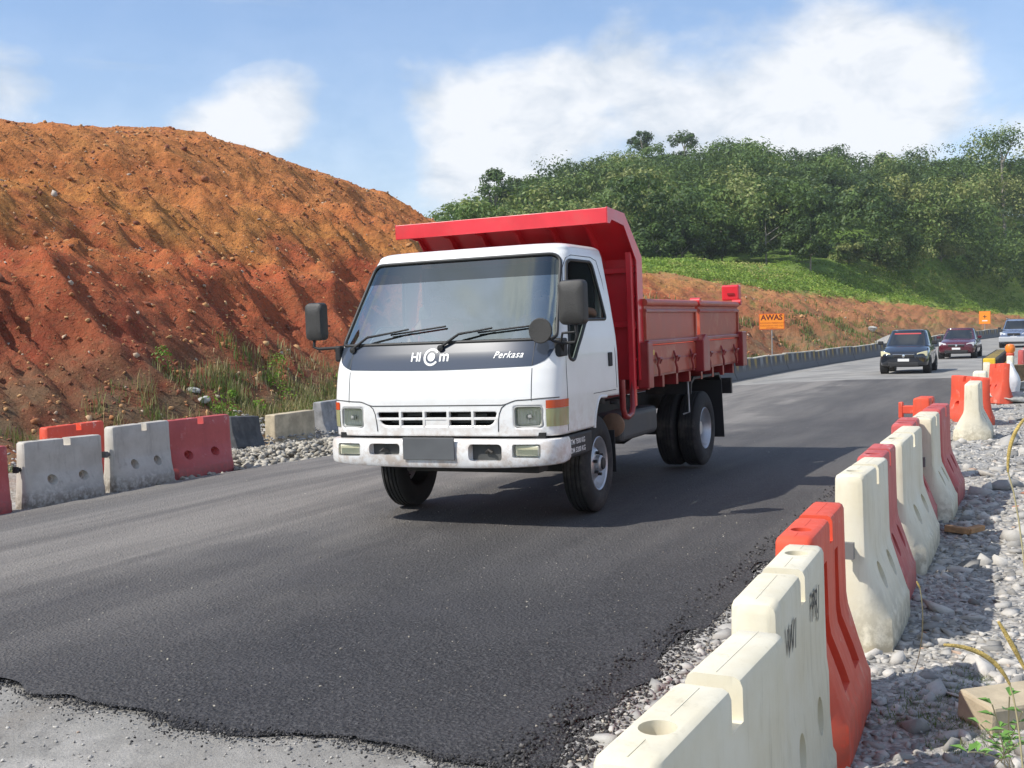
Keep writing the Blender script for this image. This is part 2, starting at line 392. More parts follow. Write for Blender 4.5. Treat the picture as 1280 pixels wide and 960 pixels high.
# ================================================================== SETTING
ROADMAP = dict(rot=(0, 0, R(25.206)))
def mat_asphalt():
    m, t, b = new_mat('fresh_asphalt'); g = G(t)
    v = g.obj(); rv = g.obj(rot=(0, 0, R(25.206))); sx = g.n('ShaderNodeSeparateXYZ'); g.put(sx.inputs[0], rv); r_ = g.math('ADD', sx.outputs[0], 4.225); l_ = g.math('SUBTRACT', sx.outputs[1], 8.63)
    st = g.n('ShaderNodeMapping'); g.put(st.inputs[0], rv); st.inputs['Scale'].default_value = (1, .10, 1)
    streak = g.noise(1.3, 6, .62, st.outputs[0], .2); streak2 = g.noise(5, 5, .6, st.outputs[0]); blot = g.noise(.35, 5, .6, v)
    wob = g.math('MULTIPLY', g.math('SUBTRACT', blot, .5), 4.5)
    # pale dust carried over the left lane, cleaner towards the right
    rr = g.math('ADD', r_, wob)
    ll = g.math('ADD', l_, g.math('MULTIPLY', wob, 1.0))
    d1 = g.rng(rr, 1.2, -2.8)
    d1 = g.math('MULTIPLY', d1, g.rng(ll, -7.5, -2.5, .15, 1))
    d2 = g.math('MULTIPLY', g.rng(ll, 4, 16), .5)
    dust = g.math('MAXIMUM', g.math('MAXIMUM', d1, d2), g.math('MULTIPLY', g.rng(ll, -4.5, .5), .34))
    dust = g.math('ADD', dust, g.math('MULTIPLY', g.rng(g.math('ABSOLUTE', g.math('ADD', rr, 1.9)), .9, 0), g.math('MULTIPLY', g.rng(ll, -6, -1), .35)), clamp=True)
    dust = g.math('MULTIPLY', dust, g.math('ADD', g.rng(streak, .3, .72, .45, 1.15), g.math('MULTIPLY', g.math('SUBTRACT', streak2, .5), .35)), clamp=True)
    grain = g.noise(95, 3, .7, v); agg = g.vor(60, v, out='Color')
    base = g.ramp(g.math('ADD', g.math('MULTIPLY', grain, .6), g.math('MULTIPLY', g.noise(38, 3, .7, v), .4)), [(.36, (.010, .0098, .0105)), (.50, (.033, .032, .034)), (.66, (.12, .117, .118))])
    base = g.mix(g.rng(g.noise(1.1, 5, .65, v), .35, .8, 0, .6), base, (.062, .060, .064))
    dcol = g.mix(g.noise(30, 4, .7, v), (.19, .175, .158), (.33, .305, .272))
    col = g.mix(g.math('MULTIPLY', dust, .92), base, dcol)
    # scattered pale chips and dusty spots
    fle = g.rng(g.vor(9.0, v), .055, .03); fsel = g.rng(g.noise(6, 2, .5, v), .56, .62)
    col = g.mix(g.math('MULTIPLY', g.math('MULTIPLY', fle, fsel), .8), col, (.42, .38, .32))
    g.put(b.inputs['Base Color'], col); g.put(b.inputs['Roughness'], g.rng(grain, .3, .7, .62, .85)); b.inputs['Specular IOR Level'].default_value = .4
    nb = g.bump(g.noise(14, 4, .7, v), .7, .02); nb = g.bump(g.vor(55, v), .8, .012, nb); nb = g.bump(grain, 1.0, .009, nb); g.put(b.inputs['Normal'], nb)
    return m
def mat_oldroad():
    m, t, b = new_mat('old_road'); g = G(t); v = g.obj(); rv = g.obj(rot=(0, 0, R(25.206)))
    st = g.n('ShaderNodeMapping'); g.put(st.inputs[0], rv); st.inputs['Scale'].default_value = (1, .12, 1)
    n = g.noise(2.2, 7, .68, v); s_ = g.noise(1.6, 5, .6, st.outputs[0]); gr = g.noise(70, 4, .75, v)
    c = g.ramp(n, [(.3, (.17, .16, .145)), (.5, (.25, .238, .215)), (.7, (.34, .325, .295))])
    c = g.mix(g.rng(s_, .52, .78, 0, .55), c, (.17, .135, .10))
    c = g.mix(g.rng(gr, .3, .7, 0, .55), c, g.mix(g.noise(150, 2, .5, v), (.09, .085, .08), (.52, .50, .46)))
    c = g.mix(g.rng(g.noise(.9, 6, .7, v), .50, .66, 0, .7), c, (.42, .40, .365)); c = g.mix(g.rng(g.noise(1.7, 5, .7, v), .60, .70, 0, .6), c, (.12, .115, .108)); crk = g.rng(g.vor(14, v), .13, .06); c = g.mix(g.math('MULTIPLY', crk, g.rng(g.noise(3, 3, .5, v), .5, .62)), c, (.09, .085, .08))
    g.put(b.inputs['Base Color'], c); b.inputs['Roughness'].default_value = .92
    nb = g.bump(g.noise(9, 6, .7, v), .6, .03); g.put(b.inputs['Normal'], g.bump(gr, .9, .008, nb)); return m
def mat_gravel(name, a, b_, c_, dirt, damt=.4):
    m, t, b = new_mat(name); g = G(t); v = g.obj()
    cell = g.vor(26, v, out='Color'); dist = g.vor(26, v); cell2 = g.vor(70, v, out='Color')
    s = g.n('ShaderNodeSeparateColor'); g.put(s.inputs[0], cell); s2 = g.n('ShaderNodeSeparateColor'); g.put(s2.inputs[0], cell2)
    c = g.ramp(g.math('ADD', g.math('MULTIPLY', s.outputs[0], .6), g.math('MULTIPLY', s2.outputs[0], .4)), [(.15, a), (.5, b_), (.85, c_)])
    n = g.noise(1.4, 6, .65, v); c = g.mix(g.math('MULTIPLY', g.rng(n, .45, .7), damt), c, dirt)
    g.put(b.inputs['Base Color'], c); b.inputs['Roughness'].default_value = .95
    h = g.math('MULTIPLY', g.rng(dist, 0, .6, 1, 0), s.outputs[1])
    nb = g.bump(h, .9, .03); nb = g.bump(g.noise(60, 4, .7, v), .6, .01, nb); g.put(b.inputs['Normal'], nb); return m
def mat_hill():
    m, t, b = new_mat('red_earth'); g = G(t); v = g.obj(); sx = g.n('ShaderNodeSeparateXYZ'); g.put(sx.inputs[0], v)
    big = g.noise(.22, 5, .6, v); mid = g.noise(1.1, 6, .65, v); fine = g.noise(7, 6, .7, v)
    zz = g.math('ADD', sx.outputs[2], g.math('MULTIPLY', g.math('SUBTRACT', big, .5), 5.5))
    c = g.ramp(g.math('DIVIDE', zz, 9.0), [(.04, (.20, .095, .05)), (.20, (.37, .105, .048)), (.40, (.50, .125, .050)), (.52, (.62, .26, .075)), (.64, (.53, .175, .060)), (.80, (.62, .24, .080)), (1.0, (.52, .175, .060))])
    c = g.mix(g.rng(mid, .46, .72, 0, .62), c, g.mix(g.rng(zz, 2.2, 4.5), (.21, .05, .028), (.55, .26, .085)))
    c = g.mix(g.rng(g.noise(2.4, 6, .7, v), .56, .74, 0, .6), c, (.17, .072, .042)); c = g.mix(g.math('MULTIPLY', g.rng(g.noise(.55, 6, .68, v, .5), .50, .64, 0, .7), g.rng(zz, 6.5, 3.5)), c, (.30, .058, .030))
    c = g.mix(g.rng(fine, .42, .70, 0, .6), c, (.17, .07, .038)); c = g.mix(g.rng(g.noise(14, 5, .7, v), .55, .75, 0, .5), c, (.66, .36, .16))
    cell = g.vor(9, v, out='Color'); s = g.n('ShaderNodeSeparateColor'); g.put(s.inputs[0], cell)
    stone = g.math('MULTIPLY', g.rng(g.vor(9, v), .34, .22), g.rng(s.outputs[0], .55, .72))
    c = g.mix(g.math('MULTIPLY', stone, .55), c, g.mix(s.outputs[1], (.46, .23, .10), (.30, .13, .07)))
    # weedy ground at the foot
    rv = g.obj(rot=(0, 0, R(25.206))); sr = g.n('ShaderNodeSeparateXYZ'); g.put(sr.inputs[0], rv)
    rr = g.math('ADD', sr.outputs[0], 4.225); ll = g.math('SUBTRACT', sr.outputs[1], 8.63)
    upl = g.rng(g.math('SUBTRACT', g.math('ADD', sx.outputs[2], g.math('MULTIPLY', g.math('SUBTRACT', mid, .5), 2.0)), g.rng(ll, 70, 170, 5.4, 1.6, False)), -.25, .35)
    upl = g.math('MULTIPLY', upl, g.rng(ll, 60, 95))
    far = g.rng(g.math('ADD', ll, g.math('MULTIPLY', g.math('SUBTRACT', big, .5), 30)), 48, 80)
    c = g.mix(g.math('MULTIPLY', far, .45), c, (.42, .26, .12))
    gm = g.math('MULTIPLY', far, g.rng(g.noise(.8, 6, .7, v), .50, .66, 0, .75)); c = g.mix(gm, c, (.13, .17, .04))
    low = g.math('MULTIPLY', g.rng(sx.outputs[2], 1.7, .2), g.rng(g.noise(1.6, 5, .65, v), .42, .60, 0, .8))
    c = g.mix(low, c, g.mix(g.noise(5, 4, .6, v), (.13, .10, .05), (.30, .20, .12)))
    c = g.mix(upl, c, g.mix(mid, (.22, .33, .05), (.32, .34, .10)))
    g.put(b.inputs['Base Color'], c); b.inputs['Roughness'].default_value = .95; b.inputs['Specular IOR Level'].default_value = .2
    h = g.math('ADD', g.math('MULTIPLY', fine, .6), g.math('MULTIPLY', stone, .35))
    nb = g.bump(g.noise(2.6, 6, .65, v), .9, .22); nb = g.bump(h, 1.0, .12, nb); nb = g.bump(g.noise(24, 5, .7, v), .8, .03, nb); g.put(b.inputs['Normal'], nb); return m
def mat_field():
    m, t, b = new_mat('green_field'); g = G(t); v = g.obj()
    n = g.noise(.12, 5, .6, v); n2 = g.noise(1.2, 6, .7, v)
    c = g.ramp(n, [(.32, (.26, .32, .07)), (.5, (.20, .33, .04)), (.68, (.16, .28, .035))])
    c = g.mix(g.rng(n2, .4, .7, 0, .5), c, (.10, .18, .03)); c = g.mix(g.rng(g.noise(.3, 4, .6, v), .55, .72, 0, .6), c, (.28, .22, .10))
    g.put(b.inputs['Base Color'], c); b.inputs['Roughness'].default_value = .9
    g.put(b.inputs['Normal'], g.bump(g.noise(2.5, 6, .75, v), 1, .5)); return m
def mat_tint(name, stops, rough=.9, bump=.4, bs=30):
    m, t, b = new_mat(name); g = G(t); a = g.n('ShaderNodeAttribute'); a.attribute_name = 'tint'
    c = g.ramp(a.outputs['Fac'], stops); v = g.obj()
    c = g.mix(g.rng(g.noise(bs*.6, 4, .6, v), .35, .75, 0, .4), c, g.mix(.5, c, (.08, .07, .06)))
    g.put(b.inputs['Base Color'], c); b.inputs['Roughness'].default_value = rough
    if bump: g.put(b.inputs['Normal'], g.bump(g.noise(bs, 4, .7, v), bump, .01))
    return m
def mat_leaf(name, stops, trans=.25, rough=.55):
    m, t, b = new_mat(name); g = G(t); a = g.n('ShaderNodeAttribute'); a.attribute_name = 'tint'
    oi = g.n('ShaderNodeObjectInfo')
    f = g.math('ADD', a.outputs['Fac'], g.math('MULTIPLY', g.math('SUBTRACT', oi.outputs['Random'], .5), .25), clamp=True)
    c = g.ramp(f, stops); g.put(b.inputs['Base Color'], c); b.inputs['Roughness'].default_value = rough; b.inputs['Specular IOR Level'].default_value = .3
    o_ = t.nodes['Material Output']; tl = g.n('ShaderNodeBsdfTranslucent'); g.put(tl.inputs[0], g.mix(.5, c, (.25, .35, .05)))
    ms = g.n('ShaderNodeMixShader'); ms.inputs[0].default_value = trans; t.links.new(b.outputs[0], ms.inputs[1]); t.links.new(tl.outputs[0], ms.inputs[2]); t.links.new(ms.outputs[0], o_.inputs[0]); return m
M_ASPH = mat_asphalt(); M_OLD = mat_oldroad()
M_GR = mat_gravel('grey_gravel', (.17, .165, .155), (.32, .31, .29), (.48, .46, .42), (.36, .31, .24), .5)
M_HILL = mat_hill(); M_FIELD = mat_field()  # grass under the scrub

def spacing(a, b, d0, growth=1.0, dmax=5):
    xs = [a]; d = d0
    while xs[-1] < b: xs.append(xs[-1]+d); d = min(d*growth, dmax)
    return np.array(xs)
# far ground to the horizon
def coarse(Rg, Lg):
    x, y = xy_of(Rg, Lg); return terrain(x, y, False)-.45-1.6*sst(-Rg, 5.0, 9.0)*sst(-Rg, 32., 28.)*sst(Lg,230,190)
_=0
gl_ = np.concatenate([-spacing(12, 900, 4, 1.25, 200)[::-1], np.arange(-8, 200, 4.), spacing(200, 1800, 6, 1.2, 250)])
gr_ = np.concatenate([-spacing(60, 1600, 6, 1.2, 250)[::-1], np.arange(-56, 60, 4.), spacing(60, 1600, 6, 1.2, 250)])
def nocurve(Rg, Lg): return Rg-.0011*np.maximum(0, Lg-30)**2, Lg
gnd = grid_obj('ground', gr_, gl_, M_FIELD, fn=coarse, jit=nocurve); setp(gnd, kind='structure')
# road sheets
rd = grid_obj('road', np.linspace(-6.3, 2.60, 31), spacing(-14, 190, .35, 1.01, 2.0), M_OLD, fn=lambda r, l: g_road(r, l)); setp(rd, kind='structure')
def patch_jit(Rg, Lg):
    Rg = Rg.copy(); Lg = Lg.copy()
    e = Lg[0, 0]; Lg[:, 0] += .16*(fbm(Rg[:, 0]*1.6, Rg[:, 0]*0, 4, 5)-.5)*2-.05*np.sin(Rg[:, 0]*.9)+.035*(fbm(Rg[:, 0]*9, Rg[:, 0]*0, 3, 15)-.5)*2
    Lg[:, 1] = np.maximum(Lg[:, 1], Lg[:, 0]+.03)
    Rg[-1, :] += .10*(fbm(Lg[-1, :]*3, Lg[-1, :]*0, 4, 6)-.5)*2+.03; Rg[0, :] += .25*(fbm(Lg[0, :]*1.2, Lg[0, :]*0, 4, 8)-.5)
    Rg[-2, :] = np.minimum(Rg[-2, :], Rg[-1, :]-.02)
    return Rg, Lg
def patch_z(r, l):
    z = g_road(r, l)+.032
    e = np.minimum(np.minimum(l+5.2, 29.2-l)/.22, np.minimum(2.62-r, r+5.35)/.12)
    return z-.028*(1-np.clip(e, 0, 1))+.006*(fbm(r*9, l*9, 3, 12)-.5)*(l < 14)
lp = np.concatenate([np.arange(-5.08, 2, .07), np.arange(2, 29.2, .25)])
pt = grid_obj('asphalt_patch', np.arange(-5.25, 2.62, .05), lp, M_ASPH, fn=patch_z, jit=patch_jit); setp(pt, kind='structure')
# farther road surface, worn, beyond the new asphalt
fr = grid_obj('road_surface', np.arange(-5.2, 2.41, .4), spacing(29.0, 190, .6, 1.03, 3), None, fn=lambda r, l: g_road(r, l)+.006)
M_FAR = simple('worn_asphalt', (.25, .24, .22), .85, var=.25, vscale=.6, dirt=(.36, .335, .295), dscale=.9, damt=.7); fr.data.materials.clear(); fr.data.materials.append(M_FAR); setp(fr, kind='structure')
# verges and hill
vr = grid_obj('gravel_verge', np.concatenate([np.arange(2.62, 7.2, .055), spacing(7.2, 40, .3, 1.12, 2)]), np.concatenate([spacing(-13, 14, .06), spacing(14.1, 190, .12, 1.03, 2.5)]), M_GR); setp(vr, kind='structure')
M_VERGE = mat_gravel('dusty_verge', (.20, .17, .13), (.30, .265, .22), (.42, .39, .34), (.27, .17, .10), .7)
vl = grid_obj('roadside_verge', np.arange(-9.3, -6.2, .1), np.concatenate([spacing(-8, 30, .12), spacing(30.1, 190, .2, 1.03, 2)]), M_VERGE); setp(vl, kind='structure')
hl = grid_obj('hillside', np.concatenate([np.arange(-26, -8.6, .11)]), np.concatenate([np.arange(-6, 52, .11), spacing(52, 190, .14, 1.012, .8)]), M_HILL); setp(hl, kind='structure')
fd = grid_obj('field', np.concatenate([-spacing(25.9, 190, .5, 1.03, 3)[::-1]]), spacing(-10, 260, .9, 1.01, 3), M_FIELD); setp(fd, kind='structure')

# ------------------------------------------------------------------ stones
def ico(sub=0):
    bm = bmesh.new(); bmesh.ops.create_icosphere(bm, subdivisions=sub+1, radius=1)
    V = np.array([v.co[:] for v in bm.verts]); F = np.array([[v.index for v in f.verts] for f in bm.faces]); bm.free(); return V, F
def stones(name, P, size, mat, sub=0, flat=.6, seed=1, tint=None, kinds=9, rough=.3):
    rg = np.random.default_rng(seed); V0, F0 = ico(sub); nk = len(P); out = []; fs = []; tn = []
    base = []
    for k in range(kinds):
        v = V0.copy()
        for _ in range(7):                                   # chop facets off so the stones have flat broken sides
            d = rg.normal(size=3); d /= np.linalg.norm(d); lim = rg.uniform(.3, .62)
            ex = np.maximum(0, v@d-lim); v = v-ex[:, None]*d
        v = v*(1+rg.uniform(-rough, rough, (len(v), 1))); base.append(v)
    kk = rg.integers(0, kinds, nk); a = rg.uniform(0, 2*np.pi, nk); b = rg.normal(0, .35, nk)
    sc = size[:, None]*np.stack([rg.uniform(.7, 1.3, nk), rg.uniform(.6, 1.1, nk), rg.uniform(.35, .8, nk)*flat/.6], 1)
    V = np.stack(base)[kk]*sc[:, None, :]
    cb, sb = np.cos(b)[:, None], np.sin(b)[:, None]; y = V[:, :, 1]*cb-V[:, :, 2]*sb; z = V[:, :, 1]*sb+V[:, :, 2]*cb; x = V[:, :, 0]
    ca, sa = np.cos(a)[:, None], np.sin(a)[:, None]; V = np.stack([x*ca-y*sa, x*sa+y*ca, z], 2)+P[:, None, :]
    F = F0[None]+(np.arange(nk)*len(V0))[:, None, None]
    tint = rg.uniform(0, 1, nk) if tint is None else tint
    return np_mesh(name, V.reshape(-1, 3), F.reshape(-1, 3), mat, smooth=False, attr=np.repeat(tint, len(V0)))
def pts_rl(r, l, dz=0):
    x, y = xy_of(r, l); z = terrain(x, y); return np.stack([x, y, z+dz], 1)
M_STONE = mat_tint('grey_stone', [(0, (.22, .212, .195)), (.4, (.37, .355, .325)), (.8, (.52, .495, .45)), (.97, (.58, .54, .48)), (.992, (.44, .34, .26)), (1, (.38, .12, .07))])
M_RUB = mat_tint('rubble_stone', [(0, (.20, .18, .145)), (.5, (.36, .33, .27)), (1, (.52, .48, .40))])
M_CLOD = mat_tint('earth_stone', [(0, (.17, .06, .035)), (.35, (.32, .11, .05)), (.7, (.46, .22, .08)), (.9, (.55, .33, .15)), (1, (.48, .42, .36))])
M_TAR = mat_tint('asphalt_crumb', [(0, (.012, .012, .013)), (.8, (.035, .034, .036)), (1, (.16, .15, .14))], rough=.75)
n = 34000
r = rng.uniform(2.72, 7.5, n); l = -7.0+rng.exponential(5.5, n); k = l < 28; r, l = r[k], l[k]
sz = np.clip(rng.lognormal(-3.8, .55, len(r)), .009, .11)*np.clip(.75+.05*(l+7), .75, 1.8)
setp(stones('gravel', pts_rl(r, l, 0)-np.array([0, 0, 1])*0, sz, M_STONE, 0, seed=4), kind='stuff')
# larger broken slabs of stone among the gravel
n = 420; r = rng.uniform(3.7, 7, n); l = rng.uniform(-6.5, 14, n); sz = np.clip(rng.lognormal(-2.5, .5, n), .05, .27)
setp(stones('broken_stones', pts_rl(r, l, -.012), sz, M_STONE, 1, flat=.42, seed=5), kind='stuff')
# rubble heap along the left edge
n = 5200; l = rng.uniform(1.6, 15, n); q_ = rng.normal(0, 1, n); r = -6.3+q_*.42-.03*(l-3)
hgt = .20*np.exp(-((r+6.3+.03*(l-3))/.5)**2)*np.interp(l, [1.6, 3, 5, 12, 15], [.2, .7, 1.2, 1, .4]); P = pts_rl(r, l); P[:, 2] += hgt*rng.uniform(.55, 1, n)
setp(stones('rubble_heap', P, rng.uniform(.03, .085, n), M_RUB, 0, flat=.7, seed=6), kind='stuff')
n = 5200; l = rng.uniform(2.6, 15, n); r = rng.uniform(-9.6, -6.4, n); P = pts_rl(r, l, .0)
P[:, 2] += .25*sst(-r, 7.3, 8.7)*sst(l, 3.5, 6)
setp(stones('crushed_gravel', P, rng.uniform(.022, .06, n), M_STONE, 0, seed=16, tint=rng.uniform(0, .8, n)), kind='stuff')
# stones lying all over the cut slope
n = 34000; l = np.concatenate([rng.uniform(-3, 45, 27000), rng.uniform(45, 110, 7000)]); r = -rng.uniform(8.5, 25, n)
sz = np.clip(rng.lognormal(-3.25, .5, n), .02, .17)*np.where(l > 45, 1.5, 1)
setp(stones('slope_stones', pts_rl(r, l, -.005), sz, M_CLOD, 0, flat=.8, seed=8), kind='stuff')
# crumbs of asphalt spilling over the raw edge of the new surface
n = 9500; l = -5.15+rng.uniform(0, 1, n)**1.7*20; r = 2.64+rng.normal(0, .06, n)*np.interp(l, [-5, 0], [1.3, 1])
x, y = xy_of(r, l); z = np.maximum(terrain(x, y), patch_z(np.minimum(r, 2.6), l)-.02*np.clip((r-2.55)*8, 0, 1.5))
setp(stones('asphalt_crumbs', np.stack([x, y, z+.002], 1), rng.uniform(.004, .015, n), M_TAR, 0, flat=.8, seed=9), kind='stuff')
n = 6500; r = rng.uniform(-5.2, 2.7, n); l = -5.08+.16*(fbm(r*1.6, r*0, 4, 5)-.5)*2-.05*np.sin(r*.9)+rng.normal(0, .035, n)-rng.exponential(.05, n)*(rng.uniform(0, 1, n) < .35); x, y = xy_of(r, l); z = g_road(r, l)+.018
setp(stones('edge_crumbs', np.stack([x, y, z], 1), rng.uniform(.003, .009, n), M_TAR, 0, flat=.8, seed=10), kind='stuff')

n = 2600; l = -5.0+rng.exponential(5.0, n); r = rng.uniform(-5.1, 2.55, n); x, y = xy_of(r, l); z = g_road(r, l)+.034
setp(stones('loose_chips', np.stack([x, y, z], 1), rng.lognormal(-5.6, .35, n), M_RUB, 0, flat=.8, seed=13), kind='stuff')
n = 1500; l = rng.uniform(-6.3, -5.1, n); r = rng.uniform(-3.5, 2.9, n); x, y = xy_of(r, l); z = g_road(r, l)+.003
setp(stones('road_grit', np.stack([x, y, z], 1), rng.lognormal(-5.1, .45, n), M_STONE, 0, flat=.7, seed=14), kind='stuff')

n = 9000; l = -6.5+rng.uniform(0, 1, n)**1.5*20; r = rng.uniform(2.66, 3.2, n); x, y = xy_of(r, l)
setp(stones('pale_grit', np.stack([x, y, terrain(x, y)+.002], 1), rng.lognormal(-4.9, .4, n), M_RUB, 0, flat=.7, seed=15), kind='stuff')
def gpx(u, v):
    """where the line of sight of a picture point meets the ground"""
    d = pix_dir(u, v); t = np.concatenate([np.linspace(1.5, 40, 1600), np.linspace(40, 260, 2200)]); P = np.array(CAM)[None]+t[:, None]*np.array(d)[None]
    z = terrain(P[:, 0], P[:, 1]); i = np.argmax(P[:, 2] <= z); return Vector(P[i])
# ================================================================== PLASTIC BARRIERS
def mat_barrier(name, a, b_, grime, gamt, roughm=.45, scuff=None):
    m, t, b = new_mat(name); g = G(t); v = g.obj(); oi = g.n('ShaderNodeObjectInfo')
    v2 = g.n('ShaderNodeVectorMath', operation='ADD'); g.put(v2.inputs[0], v); g.put(v2.inputs[1], oi.outputs['Random']); vv = v2.outputs[0]
    sx = g.n('ShaderNodeSeparateXYZ'); g.put(sx.inputs[0], v)
    n = g.noise(2.5, 6, .65, vv); c = g.mix(g.rng(n, .3, .7), a, b_)
    st = g.n('ShaderNodeMapping'); g.put(st.inputs[0], vv); st.inputs['Scale'].default_value = (9, 9, 1.1)
    run = g.noise(2.2, 6, .7, st.outputs[0])
    low = g.rng(g.math('ADD', sx.outputs[2], g.math('MULTIPLY', g.math('SUBTRACT', n, .5), .5)), .34, .0, .0, 1)
    gr = g.math('MAXIMUM', g.math('MULTIPLY', g.rng(run, .52, .78), .6), g.math('MULTIPLY', low, g.rng(g.noise(14, 6, .7, vv), .33, .6)))
    c = g.mix(g.math('MULTIPLY', gr, gamt), c, grime)
    sc = g.rng(g.noise(11, 8, .75, vv, .6), .66, .72, 0, .6); c = g.mix(g.math('MULTIPLY', sc, gamt), c, tuple(x*.55 for x in grime))
    if scuff: c = g.mix(g.math('MULTIPLY', g.rng(g.noise(6, 7, .72, vv), .58, .66), g.rng(sx.outputs[2], .72, .82, .35, 1)), c, scuff)
    g.put(b.inputs['Base Color'], c); g.put(b.inputs['Roughness'], g.rng(run, .3, .7, roughm, roughm+.2)); b.inputs['Specular IOR Level'].default_value = .4
    b.inputs['Subsurface Weight'].default_value = .0
    nb = g.bump(g.noise(3, 3, .5, vv), .25, .03); g.put(b.inputs['Normal'], g.bump(g.noise(40, 4, .6, vv), .18, .004, nb)); return m
M_BW = mat_barrier('white_plastic', (.77, .72, .58), (.68, .61, .44), (.24, .20, .12), .62)
M_BWG = mat_barrier('dirty_white_plastic', (.60, .56, .49), (.47, .43, .37), (.16, .13, .10), .85)
M_BR = mat_barrier('red_plastic', (.62, .065, .045), (.50, .06, .045), (.22, .10, .08), .5, scuff=(.66, .42, .36))
M_BO = mat_barrier('orange_red_plastic', (.78, .10, .045), (.66, .085, .045), (.30, .13, .09), .4, scuff=(.72, .45, .36))
M_BP = mat_barrier('faded_red_plastic', (.56, .11, .10), (.46, .085, .08), (.20, .10, .09), .6, scuff=(.66, .36, .34))
M_HOLE = simple('dark_inside', (.10, .07, .045), .9)
M_LUG = simple('grey_plastic', (.16, .155, .15), .6)
M_BLACK = simple('black_rubber', (.018, .018, .019), .7, var=.3)
def barrier_mesh(name, kind, notch_x=.03, hole_x=-.30, H=.84, L=1.0, fs=1.0):
    def ring(x, foot, ins=0.0):
        foot = .085+(foot-.085)*fs
        k = (foot-.08)/.13; q_ = .022
        H_ = H-ins
        half = [(foot, 0), (foot+.004, .06), (foot, .165), (foot-.012, .185), (.078+.072*k, .30), (.092, .42), (.084, .47), (.080, .62), (.076, H_-q_), (.076-.007, H_-.007), (.076-q_, H_)]
        half = [(a_-ins, z) for a_, z in half]
        return [(x, -a_, z) for a_, z in half]+[(x, a_, z) for a_, z in reversed(half)]
    mb = MB(); e = L/2
    st = [(0, .030), (.010, .010), (.032, 0)]
    def ft(d): return .11+.09*min(1, d/.09)
    xs = [(-e+d, ft(d), i_) for d, i_ in st]+[(-e+.09, .20, 0), (e-.09, .20, 0)]+[(e-d, ft(d), i_) for d, i_ in reversed(st)]
    mb.loft([ring(*q_) for q_ in xs], closed=True, caps=True)
    me = mb.mesh(name); o = bpy.data.objects.new(name, me); COL.objects.link(o)
    cuts = []
    c = MB().b2(notch_x-.045, notch_x+.045, -.3, .3, H-.095, H+.1).mesh('c'); cuts.append(c)
    c = MB().lathe([(0, -.12), (.044, -.12), (.044, .12), (0, .12)], (hole_x, 0, H), 'z', 20).mesh('c'); bmx = bmesh.new(); bmx.from_mesh(c); bmesh.ops.remove_doubles(bmx, verts=bmx.verts, dist=1e-5); bmesh.ops.recalc_face_normals(bmx, faces=bmx.faces); bmx.to_mesh(c); bmx.free(); cuts.append(c)
    if kind == 'holes':
        for x in (-.2, .2):
            for s in (-1, 1):
                c = MB().tube([(x, s*.5, .335), (x, s*.055, .345)], [.10, .056], 20).mesh('c'); cuts.append(c)
        for x in (-.2, .2): cuts.append(MB().tube([(x, -.2, .343), (x, .2, .343)], .036, 16).mesh('c'))
    else:
        for x in (-.17, .17):
            for s in (-1, 1):
                cuts.append(MB().prism([(x-.075, .24), (x+.075, .24), (x+.05, .70), (x-.05, .70)], s*.048, s*.4, 'y').mesh('c'))
    bool_cut(o, cuts)
    me = o.data; bpy.data.objects.remove(o); me.name = name
    return me
BM_H = barrier_mesh('barrier_body', 'holes'); BM_G = barrier_mesh('barrier_body', 'grooves'); BM_S = barrier_mesh('barrier_body', 'holes', fs=.35)
for me_ in (BM_H, BM_G, BM_S):
    me_.materials.clear()
    me_.polygons.foreach_set('use_smooth', [True]*len(me_.polygons)); me_.set_sharp_from_angle(angle=R(38))
def barrier(pos, rz, mat, label, kind='holes', L=1.0, k=1.0, tilt=(0, 0), lug=True, group='water filled plastic barriers along the road', flip=False, lugmat=None, name='plastic_barrier', hs=1.0, ws=1.0):
    t = empty(name, pos, rz+(math.pi if flip else 0), label, 'barrier', group)
    t.rotation_euler = (tilt[0], tilt[1], rz+(math.pi if flip else 0)); t.scale = (k, k*ws, k*hs)
    me = {'holes': BM_H, 'grooves': BM_G, 'slim': BM_S}[kind].copy(); me.transform(Matrix.Diagonal((L, 1, 1, 1)))
    o = link_mesh('body', me, mat, t)
    for (a_, b_) in ((-L/2+.03, -.30*L-.07), (-.30*L+.07, .03*L-.06), (.03*L+.06, L/2-.03)):
        if b_-a_ > .04: MB().b2(a_, b_, -.0015, .0015, .838, .8412).build('mould_seam', mat, t)
    if lug:
        lb = MB(); lb.tube([(-L/2+.01, 0, .50), (-L/2-.05, 0, .50)], .026, 12); lb.b2(-L/2-.05, -L/2-.085, -.035, .035, .465, .54)
        lb.build('connector_lug', lugmat or M_LUG, t, smooth=40)
    return t
def rb(r, l0, l1, mat, label, dyaw=0, **kw):
    c = gpt(r, (l0+l1)/2, -.012); L = (l1-l0)
    return barrier(c, ROAD_YAW+dyaw, mat, label, L=L, **kw)
rb(3.57, -6.80, -5.84, M_BW, 'off white plastic barrier nearest the camera with an open round filler hole in its top', dyaw=-.03, ws=.85, kind='slim')
rb(3.51, -5.66, -4.80, M_BW, 'cream white plastic barrier with black handwriting, just before the big grooved red one', dyaw=.03, flip=True, lug=True, ws=.85, kind='slim')
rb(3.42, -4.68, -3.80, M_BO, 'tall orange red plastic barrier with deep vertical grooves, nearest of the red ones', kind='grooves', dyaw=.03, lug=False, ws=.86)
rb(3.40, -3.15, -2.36, M_BW, 'white barrier with a grey connector knob on its near end, behind the grooved red one', dyaw=-.02, hs=1.03, ws=.90)
rb(3.37, -2.34, -1.62, M_BP, 'faded pinkish red barrier touching the back of the white one with the grey knob', dyaw=.02, hs=1.02, lug=False, ws=.9)
